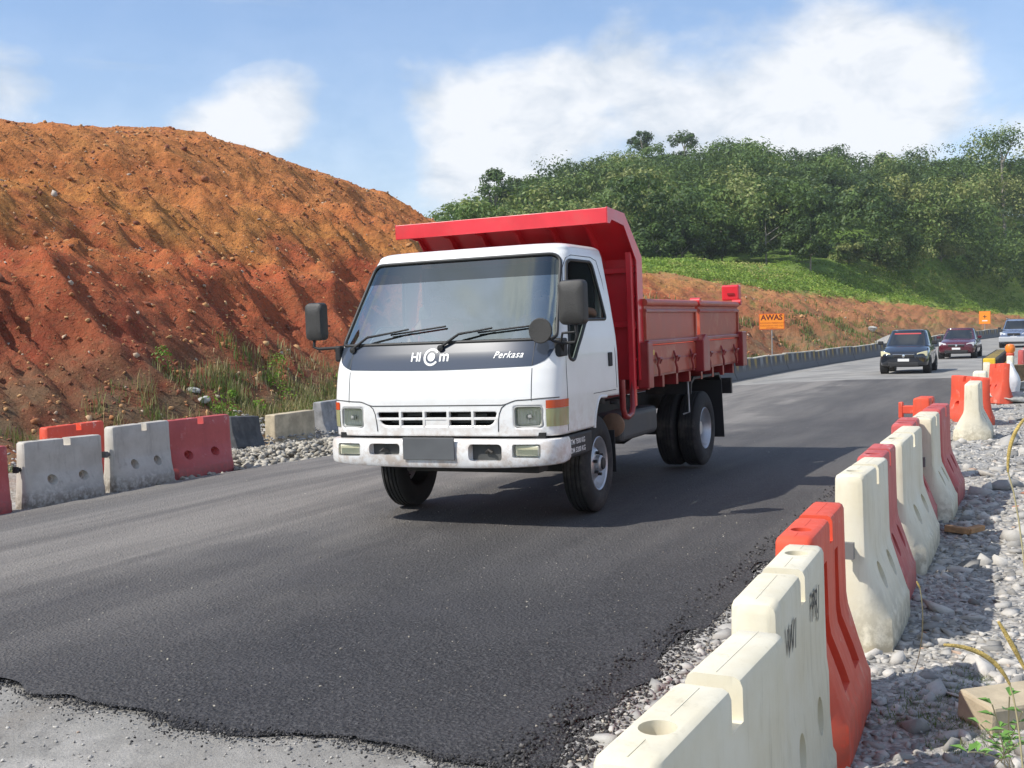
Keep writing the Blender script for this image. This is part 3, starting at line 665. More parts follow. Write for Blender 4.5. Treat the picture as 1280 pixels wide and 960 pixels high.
rb(3.38, -1.43, -.24, M_BW, 'longest white plastic barrier of the right row, between two faded red ones', dyaw=0, hs=.99, ws=.95)
rb(3.30, -.16, .50, M_BP, 'red barrier set a little nearer the asphalt between two white ones', dyaw=.03, hs=.98, lug=False)
rb(3.37, .52, 1.22, M_BW, 'short white plastic barrier just before the last red one of the straight row', dyaw=.0, hs=.98, ws=1.1)
rb(3.39, 1.28, 2.05, M_BP, 'last red barrier of the close straight row beside the gravel', dyaw=-.02, hs=.98, lug=False)
rb(3.16, 2.95, 3.30, M_BO, 'slim orange red barrier seen end on with a red tab sticking out to the left', dyaw=-.06, hs=.98, lug=False)
rb(3.05, 12.1, 13.4, M_BO, 'orange red barrier turned across the row behind a white one seen end on', dyaw=-.0+.46, lug=False)
rb(3.30, 8.6, 9.6, M_BW, 'white barrier seen end on in front of the crosswise orange red one', dyaw=-.0, lug=False, ws=1.25)
# the tab on the slim one
for o in S.objects:
    if o.get('label', '').startswith('slim orange red barrier'):
        tb = MB(); tb.box((-.1, .125, .72), (.06, .12, .08)); tb.box((-.1, .20, .715), (.07, .04, .16)); tb.build('connector_tab', M_BO, o, bevel=.008)
# black handwriting on the second barrier
M_INK = simple('black_ink', (.03, .028, .025), .7)
for o in S.objects:
    if o.get('label', '').startswith('cream white plastic barrier'):
        for i, (tx, dx) in enumerate((('WI', .27), ('PRJ', -.16))):
            Mx = Matrix.Translation((dx, .0855, .70))@Matrix(((-1, 0, 0, 0), (0, 0, 1, 0), (0, 1, 0, 0), (0, 0, 0, 1)))
            place_text('handwriting', tx, .12, Matrix.Translation((0, 0, 0))@Mx, M_INK, o, bold=.001, shear=.1)
# ---- left row
def lb(r, l0, l1, mat, label, dyaw=0, k=.86, dz=0, **kw):
    c = gpt(r, (l0+l1)/2, -.02+dz); L = (l1-l0)/k
    return barrier(c, ROAD_YAW+dyaw, mat, label, L=L, k=k, **kw)
GL = 'water filled plastic barriers on the far left edge'
lb(-5.66, -1.22, -.20, M_BP, 'deep red plastic barrier cut off by the left edge of the photo', group=GL, lug=False)
lb(-5.60, -.06, 1.04, M_BWG, 'greyish dirty white barrier, leftmost white one across the road, showing two round holes', dyaw=.0, group=GL, tilt=(0, .015), lugmat=M_BLACK)
lb(-5.58, 1.16, 2.16, M_BWG, 'cleaner white barrier between the dirty white one and the red one across the road', dyaw=.05, group=GL, k=.93, lugmat=M_LUG)
lb(-5.72, 2.2, 3.44, M_BP, 'dusty red plastic barrier with two round holes at the start of the rubble heap', dyaw=-.02, group=GL, k=.92, lug=False)
lb(-7.2, 1.65, 2.75, M_BO, 'orange red barrier standing behind the two white ones across the road', dyaw=.12, group=GL, k=.90, lug=False)
# concrete blocks beyond the left row
M_CON = simple('weathered_concrete', (.50, .42, .29), .9, var=.25, vscale=3, dirt=(.17, .14, .10), dscale=4, damt=.6, bump=.4, bscale=30)
M_CONG = simple('grey_concrete', (.30, .30, .30), .9, var=.3, vscale=3, dirt=(.11, .11, .11), dscale=5, damt=.7, bump=.5, bscale=30)
M_COND = simple('dark_painted_concrete', (.07, .072, .075), .85, var=.4, vscale=5, dirt=(.17, .16, .15), dscale=6, damt=.5, bump=.5, bscale=30)
def jersey(mb, L, H=.82, foot=.24, top=.085):
    prof = [(-foot, 0), (-foot, .08), (-.135, .32), (-top, H), (top, H), (.135, .32), (foot, .08), (foot, 0)]
    mb.prism(prof, -L/2, L/2, 'x'); return mb
o = MB().box((0, 0, .30), (1.25, .22, .62), taper=.985).build('concrete_block', M_CON, bevel=.02); o.location = gpx(364, 553)-Vector((0, 0, .03)); o.scale = (1.05, 1, .95); o.rotation_euler = (0, .0, ROAD_YAW+.05)
setp(o, 'tan rectangular concrete block standing on end in the grey gravel left of the truck', 'concrete block')
o = jersey(MB(), .85, .56).build('concrete_barrier', M_COND, bevel=.015); o.location = gpx(299, 562); o.rotation_euler = (.06, .06, ROAD_YAW+.1)
setp(o, 'nearly black concrete barrier leaning in the gravel just right of the dusty red barrier', 'barrier')
o = jersey(MB(), 1.3, .72).build('concrete_barrier', M_CONG, bevel=.02); o.location = gpx(418, 546); o.rotation_euler = (0, 0, ROAD_YAW+.1)
setp(o, 'grey concrete barrier with dark side partly hidden behind the truck cab', 'barrier')

# ---- long painted concrete wall on the far side
def mat_stripe():
    m, t, b = new_mat('striped_concrete'); g = G(t); v = g.obj(); sx = g.n('ShaderNodeSeparateXYZ'); g.put(sx.inputs[0], v); oi = g.n('ShaderNodeObjectInfo')
    n = g.noise(6, 5, .7, v)
    ph = g.math('FRACT', g.math('ADD', g.math('ADD', g.math('DIVIDE', sx.outputs[0], 1.9), g.math('MULTIPLY', n, .16)), g.math('MULTIPLY', oi.outputs['Random'], .5)))
    c = g.ramp(ph, [(0, (.09, .093, .10)), (.26, (.09, .093, .10)), (.32, (.27, .27, .26)), (.50, (.27, .27, .26)), (.56, (.10, .10, .105)), (.76, (.10, .10, .105)), (.82, (.36, .26, .09)), (.95, (.36, .26, .09)), (1, (.09, .093, .10))])
    c = g.mix(g.rng(g.math('ADD', sx.outputs[2], g.math('MULTIPLY', g.math('SUBTRACT', n, .5), .7)), .62, .30), c, (.15, .15, .15))
    c = g.mix(g.rng(g.math('ADD', sx.outputs[2], g.math('MULTIPLY', g.math('SUBTRACT', n, .5), .1)), .765, .80), c, (.56, .53, .44))
    c = g.mix(g.rng(n, .5, .75, 0, .5), c, (.20, .18, .15))
    g.put(b.inputs['Base Color'], c); b.inputs['Roughness'].default_value = .9; g.put(b.inputs['Normal'], g.bump(n, .4, .03)); return m
M_STR = mat_stripe()
jm = jersey(MB(), 2.96).mesh('wall_segment'); jm.materials.append(M_STR)
l = 22.0; i = 0
while l < 140:
    p0 = gpt(-6.6+.02*math.sin(i*1.7), l); p1 = gpt(-6.6+.02*math.sin((i+1)*1.7), l+3)
    o = bpy.data.objects.new('concrete_barrier', jm); COL.objects.link(o); d = p1-p0
    o.location = (p0+p1)/2-Vector((0, 0, .03)); o.rotation_euler = (0, -math.atan2(d.z, d.xy.length), math.atan2(d.y, d.x)+.012*math.sin(i*2.3))
    o.scale = (1, 1, 1+.03*math.sin(i*1.9))
    setp(o, 'grey black and yellow striped concrete barrier of the long row beyond the road', 'barrier', 'striped concrete barriers in the long far row'); l += 3; i += 1
# ================================================================== SIGNS AND FAR CLUTTER
M_ORSIGN = simple('orange_sign_face', (.95, .30, .02), .45)
M_ORRIM = simple('deep_orange_rim', (.75, .13, .02), .5)
M_STEEL = simple('galvanised_steel', (.42, .42, .41), .45, metal=.6, var=.15)
M_TXT = simple('dark_red_lettering', (.16, .02, .012), .5)
M_TXT2 = simple('orange_brown_lettering', (.60, .14, .01), .5)
def sign(pos, w, h, zc, label, rows, cross=False):
    t = empty('road_sign', pos, 0, label, 'sign')
    d = Vector((CAM.x-pos.x, CAM.y-pos.y, 0)).normalized(); t.rotation_euler = (0, 0, math.atan2(d.x, -d.y))
    MB().tube([(0, .03, -.1), (0, .03, zc+h*.4)], .028, 10).build('post', M_STEEL, t, smooth=40)
    p = MB().b2(-w/2, w/2, -.01, .01, zc-h/2, zc+h/2).build('panel', M_ORRIM, t, bevel=.004)
    MB().b2(-w/2+.035, w/2-.035, -.014, -.0105, zc-h/2+.035, zc+h/2-.035).build('face', M_ORSIGN, p)
    Rm = Matrix(((1, 0, 0, 0), (0, 0, -1, -.017), (0, 1, 0, 0), (0, 0, 0, 1)))
    for (tx, size, z, mt, bold) in rows:
        place_text('lettering', tx, size, Matrix.Translation((0, 0, zc+z))@Rm, mt, p, bold=bold)
    if cross:
        b = MB(); b.b2(-.17, .17, -.019, -.015, zc+.06, zc+.12); b.b2(-.03, .03, -.0195, -.0152, zc-.08, zc+.26); b.build('cross_symbol', simple('black_paint', (.02, .02, .02), .5), p)
        MB().b2(-.24, .24, -.019, -.015, zc-.36, zc-.25).build('white_band', simple('white_band_paint', (.8, .78, .72), .5), p)
    return t
def gpix_r(u, r_target, l0=0, l1=200):
    """the ground point in the vertical plane of picture column u that lies at lateral offset r"""
    k = (u-640)/1414.2; best = None
    for y in np.arange(3, 170, .05):
        r, l = rl_of(np.array(k*y), np.array(y))
        if best is None or abs(float(r)-r_target) < best[0]: best = (abs(float(r)-r_target), y)
    y = best[1]; return Vector((k*y, y, gz(k*y, y)))
p = gpix_r(966, -8.0)
sign(p, 1.20, .76, 1.53+(407.2-402)/1414.2*p.y-p.z, 'orange rectangular sign reading AWAS on a thin post behind the striped wall',
     [('AWAS', .36, .19, M_TXT, .012), ('KAWASAN PEMBINAAN', .105, -.07, M_TXT2, .002), ('KURANGKAN HAD LAJU', .10, -.20, M_TXT2, .002), ('KENDERAAN', .09, -.31, M_TXT2, .001)])
p = gpix_r(1232, -8.2)
sign(p, 1.05, 1.25, 1.53+(401-397)/1414.2*p.y-p.z, 'small upright orange sign with a black cross and white band, near the far bend', [], True)
# gravel mound behind the wall
def mound(name, c, rx, ry, h, mat, label, cat, seed):
    V = []; F = []; n = 40; k = 14
    for i in range(k+1):
        rr = i/k
        for j in range(n):
            a = 2*math.pi*j/n; w = 1+.15*math.sin(3*a+seed)
            z = h*(1-rr)**1.1*(1+.12*math.sin(5*a+seed*2)*rr)
            V.append((c.x+rx*rr*w*math.cos(a), c.y+ry*rr*w*math.sin(a), c.z+z-.05))
    V = np.array(V); V[:, 2] += .12*h*(fbm(V[:, 0]*2, V[:, 1]*2, 4, seed)-.5)
    F = [(i*n+j, i*n+(j+1) % n, (i+1)*n+(j+1) % n, (i+1)*n+j) for i in range(k) for j in range(n)]
    o = np_mesh(name, V, F, mat); return setp(o, label, cat)
p = gpix_r(1125, -9.6); mound('gravel_mound', p, 3.4, 3.0, 1.25, M_GR, 'pale grey gravel mound at the foot of the slope behind the maroon car', 'gravel pile', 3)
p = gpix_r(1045, -9.3); mound('gravel_mound', p, 2.6, 2.4, .45, M_GR, 'low grey gravel heap behind the wall, left of the black car', 'gravel pile', 5)
# boulders
def boulder(p, s, mat, label, seed, squash=.6, name='boulder'):
    V0, F0 = ico(2); rg = np.random.default_rng(seed); V = V0.copy()
    for _ in range(9):
        d = rg.normal(size=3); d /= np.linalg.norm(d); ex = np.maximum(0, V@d-rg.uniform(.4, .8)); V = V-ex[:, None]*d
    V += .05*rg.normal(size=V.shape); V *= np.array([s, s*.75, s*squash]); V += np.array(p)+[0, 0, s*squash*.35]
    return setp(np_mesh(name, V, F0, mat, smooth=False), label, 'rock')
M_BOUL = simple('pale_boulder', (.46, .45, .41), .95, var=.25, vscale=4, bump=.6, bscale=20, dirt=(.22, .17, .12), damt=.5)
boulder(gpx(243, 490), .16, M_BOUL, 'pale boulder lying on the weedy slope above the red barrier', 3)
boulder(gpx(252, 502), .17, M_BOUL, 'pale boulder lying just below its twin on the weedy slope', 4)
boulder(gpx(1090, 414), .5, M_BOUL, 'whitish boulder behind the striped wall left of the black car', 5)
boulder(gpx(955, 403), .3, M_BOUL, 'small whitish boulder on the dirt slope left of the AWAS sign', 6)
# far clutter by the right hand barriers
M_YEL = simple('yellow_paint', (.75, .50, .03), .5, var=.15); M_BLK = simple('black_stripe_paint', (.03, .03, .03), .6)
def far_blocks():
    # yellow and black striped barriers
    for q_, (l0, wh) in enumerate(((23.3, 'nearest of the yellow barriers with black slanting stripes in the far right row'), (26.5, 'middle one of the yellow barriers with black slanting stripes'), (29.7, 'farthest of the yellow barriers with black slanting stripes'))):
        c = gpt(3.0, l0); t = empty('striped_barrier', c, ROAD_YAW, wh, 'barrier', 'yellow and black striped barriers')
        jersey(MB(), 3.1, .88, .24, .14).build('body', M_YEL, t, bevel=.02)
        for i in range(7):
            x = -1.4+i*.44; MB().prism([(x-.06, .56), (x+.06, .56), (x+.2, .885), (x+.06, .885)], -.168, .168, 'y').build('stripe', M_BLK, t)
    o = MB().box((0, 0, .40), (.5, .36, .82), taper=.72).build('concrete_block', M_BW, bevel=.05, bseg=3); o.location = gpt(3.06, 16.1); o.rotation_euler = (0, 0, ROAD_YAW)
    setp(o, 'small off white block by the asphalt edge behind the crosswise orange red barrier', 'concrete block')
    rb(3.02, 19.4, 20.5, M_BW, 'white barrier just before the yellow striped ones in the far right row', dyaw=.05, lug=False)
    rb(3.30, 17.9, 18.8, M_BO, 'orange red barrier leaning beside the white cloth sack in the far row', dyaw=.35, lug=False, hs=1.05, tilt=(.08, .05))
    for i, (r, l, m, s) in enumerate([(3.62, 27.5, M_BP, 'dark red barrier of the distant line behind the weeds, nearest one'), (3.66, 29.0, M_BWG, 'grey white barrier in the distant line behind the weeds'),
                                      (3.70, 30.5, M_BP, 'dark red barrier of the distant line, second one'), (3.8, 32.0, M_BWG, 'pale barrier at the right edge of the photo in the distant line')]):
        rb(r, l, l+1.2, m, s, lug=False, hs=1.1)
    rb(3.46, 22.2, 23.2, M_BW, 'white barrier below the orange lamp next to the yellow striped ones', lug=False, hs=1.1)
    p = gpt(3.46, 22.5); t = empty('warning_lamp', p+Vector((0, 0, .90)), 0, 'orange warning lamp on top of the white barrier by the yellow stripes', 'lamp')
    MB().lathe([(0, 0), (.09, 0), (.10, .06), (.085, .08), (0, .08)], (0, 0, 0), 'z', 16).build('lamp_base', M_BO, t, smooth=40)
    MB().lathe([(.08, .08), (.11, .13), (.12, .22), (.09, .29), (0, .31)], (0, 0, 0), 'z', 16).build('lens', simple('amber_plastic', (.85, .22, .03), .3), t, smooth=50)
    # white sack
    V0, F0 = ico(3); V = V0*np.array([.20, .17, .42]); V[:, :2] *= (1-.45*sst(V[:, 2:], .0, .42)); V += .06*(fbm(V0[:, :1]*4+V0[:, 2:]*3, V0[:, 1:2]*4, 4, 77)-.5)*V0
    c = gpx(1262, 500); V = V*1.15; V += np.array(c)+[0, 0, .40]; setp(np_mesh('cloth_sack', V, F0, simple('white_cloth', (.8, .8, .8), .8, bump=.6, bscale=12)), 'crumpled white cloth sack propped by the far orange red barriers', 'sack')
    o = MB().box((0, 0, .22), (.62, .40, .62), taper=.95).build('wooden_crate', simple('old_wood', (.22, .15, .08), .85, var=.35, vscale=8, bump=.5), bevel=.01); o.location = gpx(1268, 479); o.rotation_euler = (0, 0, .4); setp(o, 'brown wooden crate on the gravel beside the white cloth sack', 'crate')
    boulder(gpx(1262, 503), .55, M_BOUL, 'broad flat whitish slab of rock near the white cloth sack', 9, .35)
    boulder(gpx(1274, 487), .5, M_BOUL, 'pale rock slab at the right edge behind the crate', 10, .35)
far_blocks()
# broken timber on the gravel
M_WOOD = simple('raw_timber', (.40, .22, .10), .8, var=.35, vscale=10, bump=.5, bscale=30)
p = gpx(1208, 668); t = empty('broken_timber', p, .2, 'two pieces of broken orange brown timber lying on the gravel', 'timber')
MB().box((-.06, .02, .035), (.17, .07, .045), (0, .1, -.7)).build('plank', M_WOOD, t, bevel=.006)
MB().box((.08, .02, .03), (.20, .06, .04), (.05, 0, .5)).build('plank', M_WOOD, t, bevel=.006)
p = gpx(1262, 900); o = MB().box((0, 0, .05), (.34, .20, .12)).build('concrete_chunk', M_CON, bevel=.015); o.location = p; o.rotation_euler = (.1, 0, .3); setp(o, 'pale square chunk of concrete half hidden by weeds at the lower right corner', 'concrete chunk')
# ================================================================== TIPPER TRUCK (x forward, y towards the near side, z up)
TF = Vector((-.42586502, -.9047619, -.00670051)); TL = Vector((.90464359, -.42591769, .01463199)); TN = Vector((-.01609234, .00016968, .9998705))
TO = Vector((-.146244, 9.610666, .028))
TM = Matrix(((TF.x, TL.x, TN.x, TO.x), (TF.y, TL.y, TN.y, TO.y), (TF.z, TL.z, TN.z, TO.z), (0, 0, 0, 1)))
truck = empty('tipper_truck', label='white cab tipper truck with a red tipping bed driving on the road', cat='truck', mat=TM)
M_WHITE = simple('white_paint', (.80, .80, .79), .32, coat=.6, var=.03, vscale=1.2, dirt=(.60, .57, .52), dscale=3.5, damt=.22)
_m, _t, _b = new_mat('cab_white'); _g = G(_t); _v = _g.obj(); _s = _g.n('ShaderNodeSeparateXYZ'); _g.put(_s.inputs[0], _v)
_n = _g.noise(9, 7, .72, _v); _n2 = _g.noise(2.2, 6, .65, _v); _c3 = _g.mix(_g.rng(_n2, .35, .7), (.81, .81, .80), (.76, .755, .735))
_low = _g.math('MULTIPLY', _g.rng(_g.math('ADD', _s.outputs[2], _g.math('MULTIPLY', _n2, .45)), 1.35, .65), _g.rng(_n, .38, .66))
_c3 = _g.mix(_g.math('MULTIPLY', _low, .75), _c3, (.44, .33, .24)); _c3 = _g.mix(_g.rng(_g.noise(45, 3, .7, _v), .69, .74, 0, .5), _c3, (.35, .28, .22))
_g.put(_b.inputs['Base Color'], _c3); _g.put(_b.inputs['Roughness'], _g.rng(_n, .3, .7, .28, .46)); _b.inputs['Coat Weight'].default_value = .45; _b.inputs['Coat Roughness'].default_value = .08
_g.put(_b.inputs['Normal'], _g.bump(_g.noise(1.6, 3, .5, _v), .10, .05)); M_WHITE = _m
M_RED = simple('red_paint', (.66, .022, .035), .36, coat=.5, var=.12, vscale=2, dirt=(.42, .10, .08), dscale=3, damt=.3)
M_REDS = simple('brown_red_paint', (.43, .072, .038), .45, coat=.12, var=.15, vscale=1.5, dirt=(.46, .24, .16), dscale=3, damt=.75)
M_DRED = simple('dark_red_paint', (.28, .02, .022), .4, coat=.3, var=.15, dirt=(.30, .12, .09), damt=.4)
M_TYRE = simple('tyre_rubber', (.022, .0215, .021), .85, var=.3, vscale=6, dirt=(.12, .105, .09), dscale=4, damt=.6, bump=.2)
M_RIM = simple('silver_wheel_paint', (.52, .53, .54), .35, metal=.6, var=.15, dirt=(.25, .22, .18), dscale=8, damt=.5)
M_CHAS = simple('black_chassis', (.02, .02, .02), .6, var=.3, dirt=(.10, .085, .07), dscale=5, damt=.5)
M_GREYT = simple('grey_tank', (.06, .062, .06), .6, var=.2, dirt=(.13, .11, .09), damt=.5)
M_PANEL = simple('dark_grey_gloss', (.045, .055, .075), .18, coat=.8)
M_GASK = simple('window_rubber', (.025, .025, .025), .55)
M_TRIM = simple('pale_trim', (.36, .36, .34), .4)
M_INT = simple('cab_interior', (.075, .075, .08), .8, var=.2)
M_SEAT = simple('seat_cloth', (.09, .085, .08), .9, var=.2, bump=.3)
M_WGLASS = glass_mat('windscreen_glass', (.50, .62, .62), .32)
M_TINT = glass_mat('tinted_band_glass', (.06, .08, .12), .12)
M_SGLASS = glass_mat('side_glass', (.66, .68, .66), .0, .03)
M_CHROME = simple('chrome', (.85, .85, .85), .12, metal=1)
M_LAMP = glass_mat('lamp_glass', (.97, .96, .90), .02)
M_AMBER = simple('amber_lens', (.60, .075, .02), .2, coat=.6)
M_CREAM = simple('cream_lens', (.33, .33, .17), .2, coat=.6)
M_REFL = simple('lamp_reflector', (.80, .78, .68), .4, metal=0, coat=.5)
M_WLET = simple('white_lettering', (.82, .82, .80), .4)
M_DARK = simple('dark_recess', (.008, .008, .008), .8)
M_SEAM = simple('panel_gap', (.07, .07, .072), .7)
M_PLATE = simple('number_plate', (.10, .105, .11), .5, var=.1)

# ---- cab surface
def xc_(z): return float(np.interp(z, [.60, .72, .85, 1.0, 1.12, 1.22, 1.32, 1.43, 1.60, 2.10, 2.145], [1.0, 1.012, 1.02, 1.015, 1.0, .98, .945, .895, .793, .488, .455]))
def wz_(z): return float(np.interp(z, [.60, .72, 1.0, 1.3, 1.43, 1.75, 2.10, 2.145], [.985, .995, 1.0, .995, .985, .94, .882, .865]))
def XF(y, z, n=5.0):
    w = wz_(z); X = xc_(z); k = min(abs(y)/w, .9999); return (X-.30)+.30*(1-k**n)**(1/n)
CAB_R = -.37
def outline(z, inset=0, dx=0, N=150):
    """half outline of the cab at height z from the middle of the front to the rear edge, evenly spaced"""
    w = wz_(z)-inset; X = xc_(z)-inset-dx; pts = []
    for i in range(241):
        t = (math.pi/2)*i/240; pts.append((X-.30+.30*math.cos(t)**(2/5) if i < 240 else X-.30, w*math.sin(t)**(2/5)))
    pts.append((CAB_R+inset*.5, w))
    P = np.array(pts); d = np.concatenate([[0], np.cumsum(np.hypot(*np.diff(P, axis=0).T))])
    s = np.linspace(0, d[-1], N); return np.stack([np.interp(s, d, P[:, 0]), np.interp(s, d, P[:, 1])], 1)
def rpoly(pts, rad, seg=6):
    out = []; n = len(pts)
    for i, p in enumerate(pts):
        p = np.array(p, float); a = np.array(pts[i-1], float)-p; b = np.array(pts[(i+1) % n], float)-p
        r_ = rad[i] if isinstance(rad, (list, tuple)) else rad
        la, lb_ = np.linalg.norm(a), np.linalg.norm(b); r_ = min(r_, la*.49, lb_*.49); a = a/la*r_; b = b/lb_*r_
        for k in range(seg+1):
            t = k/seg; out.append(tuple(p+a*(1-t)**2+b*t**2))
    return out
def inside(poly, x, y):
    c = np.zeros(len(x), bool); n = len(poly)
    for i in range(n):
        x1, y1 = poly[i]; x2, y2 = poly[(i+1) % n]
        if y1 == y2: continue
        c ^= ((y1 > y) != (y2 > y)) & (x < (x2-x1)*(y-y1)/(y2-y1)+x1)
    return c
def nearest(poly, p):
    best = None
    for i in range(len(poly)):
        a = np.array(poly[i]); b = np.array(poly[(i+1) % len(poly)]); d = b-a; L2 = d@d
        t = 0 if L2 == 0 else np.clip((p-a)@d/L2, 0, 1); q_ = a+d*t; e = ((p-q_)**2).sum()
        if best is None or e < best[0]: best = (e, q_)
    return best[1]
WS = rpoly([(-.945, 1.435), (.945, 1.435), (.842, 2.095), (-.842, 2.095)], [.05, .05, .085, .085])          # (y,z)
SW = rpoly([(.715, 1.29), (.60, 1.26), (.50, 1.36), (.24, 1.575), (-.20, 1.575), (-.14, 1.85), (-.10, 2.045), (.40, 2.045), (.535, 1.80)], [.05, .04, .1, .05, .03, .1, .06, .06, .1])     # (x,z)
GR = [(-.50, .955), (-.57, .955), (.57, .955), (.50, .955)]
zs = np.concatenate([np.linspace(.72, 2.135, 96)])
rings = []
for z in zs:
    h_ = outline(z); full = np.concatenate([h_[::-1]*[1, -1], h_[1:]]); rings.append(np.c_[full, np.full(len(full), z)])
# roof: shrink inwards with a rounded shoulder
for k in range(1, 9):
    a = k/8*math.pi/2; ins = .10*(1-math.cos(a)); z = 2.135+.055*math.sin(a)
    h_ = outline(2.135, ins, dx=0); full = np.concatenate([h_[::-1]*[1, -1], h_[1:]]); rings.append(np.c_[full, np.full(len(full), z)])
nz = len(rings); npt = len(rings[0]); V = np.concatenate(rings)
idx = np.arange(nz*npt).reshape(nz, npt)
F = np.stack([idx[:-1, :-1].ravel(), idx[:-1, 1:].ravel(), idx[1:, 1:].ravel(), idx[1:, :-1].ravel()], 1)
C_ = V[F].mean(1)
HLN = rpoly([(.66, .785), (.885, .785), (.885, .945), (.66, .945)], .03)
front = C_[:, 0] > .30
kill = (inside(WS, C_[:, 1], C_[:, 2]) & (C_[:, 0] > .45)) | (inside(SW, C_[:, 0], C_[:, 2]) & (np.abs(C_[:, 1]) > .8) & (C_[:, 0] < .80) & ~(front & (np.abs(C_[:, 1]) < wz_(1.4)*.86)))
ARCH = rpoly([(-.6, .5), (.215, .5), (.20, .80), (.10, .955), (-.02, .945), (-.6, .93)], [.01, .01, .15, .1, .05, .01])
kill |= inside(ARCH, C_[:, 0], C_[:, 2])
GRI = rpoly([(-.49, .80), (.49, .80), (.53, .905), (-.53, .905)], [.06, .06, .02, .02]); 
kill |= inside(GRI, C_[:, 1], C_[:, 2]) & (C_[:, 0] > .9)
for s in (-1, 1):
    P_ = [(s*a, b) for a, b in HLN]; kill |= inside(P_, C_[:, 1], C_[:, 2]) & (C_[:, 0] > .8)
keepF = F[~kill]; killed = set(F[kill].ravel()); used_ = set(keepF.ravel())
for vi in killed & used_:
    x, y, z = V[vi]
    cands = []
    if x > .45: cands.append(('yz', WS)); cands.append(('yz', GRI)); cands += [('yz', [(s*a, b) for a, b in HLN]) for s in (-1, 1)]
    if abs(y) > .8 : cands.append(('xz', SW)); cands.append(('xz', ARCH))
    best = None
    for kind_, poly in cands:
        p = np.array((y, z) if kind_ == 'yz' else (x, z)); q_ = nearest(poly, p); e = ((p-q_)**2).sum()
        if best is None or e < best[0]: best = (e, kind_, q_)
    if best and best[0] < .03**2:
        if best[1] == 'yz': yy, zz = best[2]; V[vi] = (XF(yy, zz), yy, zz)
        else: xx, zz = best[2]; V[vi] = (xx, math.copysign(wz_(zz), y) if xx < xc_(zz)-.3 else y, zz)
me = bpy.data.meshes.new('cab'); fl = [tuple(int(i) for i in f) for f in keepF]; fl.append(tuple(int(i) for i in idx[-1]))
me.from_pydata([tuple(v) for v in V], [], fl)
bm = bmesh.new(); bm.from_mesh(me); bmesh.ops.delete(bm, geom=[v for v in bm.verts if not v.link_faces], context='VERTS'); bmesh.ops.recalc_face_normals(bm, faces=bm.faces)
# crown of the roof
for v in bm.verts: pass
bm.to_mesh(me); bm.free()
cab = link_mesh('cab', me, M_WHITE, truck, smooth=35)
sol = cab.modifiers.new('skin', 'SOLIDIFY'); sol.thickness = .022; sol.offset = -1
# rear wall, floor
rw = MB(); rw.b2(CAB_R-.01, CAB_R+.012, -.86, .86, 1.0, 2.10); rw.build('cab_rear_wall', M_WHITE, cab, bevel=.03)
MB().b2(CAB_R+.02, .90, -.93, .93, .955, .985).build('cab_floor', M_INT, cab)
MB().b2(CAB_R+.02, CAB_R+.05, -.82, .82, 1.0, 2.08).build('rear_lining', M_INT, cab)
db = MB(); db.prism([(.87, 1.0), (.62, 1.0), (.60, 1.30), (.66, 1.40), (.86, 1.41)], -.88, .88, 'y'); db.build('dashboard', M_INT, cab, bevel=.03)
for sy in (-.55, .48):
    st_ = MB().b2(-.05, .48, sy-.26, sy+.26, .99, 1.14).build('seat', M_SEAT, cab, bevel=.05, bseg=3); MB().box((-.16, sy, 1.42), (.14, .48, .68), (0, -.16, 0)).build('seat_back', M_SEAT, st_, bevel=.05, bseg=3)
sw = MB(); cpt = Vector((.42, -.48, 1.38)); rm = Euler((0, R(-48), 0)).to_matrix()
ring = [cpt+rm@Vector((.20*math.cos(a), .20*math.sin(a), 0)) for a in np.linspace(0, 2*math.pi, 28, endpoint=False)]
sw.tube(ring, .015, 8, closed=True); sw.tube([cpt+rm@Vector((-.2, 0, 0)), cpt, cpt+rm@Vector((.2, 0, 0))], .014); sw.tube([cpt, cpt+rm@Vector((0, 0, -.3))], .03); sw.build('steering_wheel', M_GASK, cab, smooth=50)

def strip_patch(zs_, lo, hi, n, fX, off):
    """rows at heights zs_, from lo(z) to hi(z), laid on the surface fX(a,z) -> point"""
    vs = []; fs = []
    for z in zs_:
        a0, a1 = lo(z), hi(z)
        for i in range(n+1): vs.append(fX(a0+(a1-a0)*i/n, z, off))
    for j in range(len(zs_)-1):
        for i in range(n): fs.append((j*(n+1)+i, j*(n+1)+i+1, (j+1)*(n+1)+i+1, (j+1)*(n+1)+i))
    return vs, fs
def PF(y, z, off=0):
    e = .002; x = XF(y, z); dxy = (XF(y+e, z)-XF(y-e, z))/(2*e); dxz = (XF(y, z+e)-XF(y, z-e))/(2*e); nn = Vector((1, -dxy, -dxz)).normalized()
    return Vector((x, y, z))+nn*off
def PS(x, z, off=0, s=1): return Vector((x, s*(wz_(z)+off), z))
def bounds(poly):
    P_ = np.array(poly)
    def f(z):
        xs = []
        n = len(P_)
        for i in range(n):
            a, b = P_[i], P_[(i+1) % n]
            if (a[1]-z)*(b[1]-z) <= 0 and a[1] != b[1]: xs.append(a[0]+(b[0]-a[0])*(z-a[1])/(b[1]-a[1]))
        return (min(xs), max(xs)) if xs else (P_[:, 0].mean(), P_[:, 0].mean())
    return f
def zlist(poly, n=26, z0=None, z1=None):
    P_ = np.array(poly); a = P_[:, 1].min()+1e-4 if z0 is None else z0; b = P_[:, 1].max()-1e-4 if z1 is None else z1
    t = np.linspace(0, 1, n); t = .5-.5*np.cos(t*math.pi); return a+(b-a)*t
def patch(name, poly, mat, fX, off, parent, n=24, nzr=26, z0=None, z1=None, smooth=60):
    f = bounds(poly); vs, fs = strip_patch(zlist(poly, nzr, z0, z1), lambda z: f(z)[0], lambda z: f(z)[1], n, fX, off)
    return MB().add(vs, fs).build(name, mat, parent, smooth=smooth)
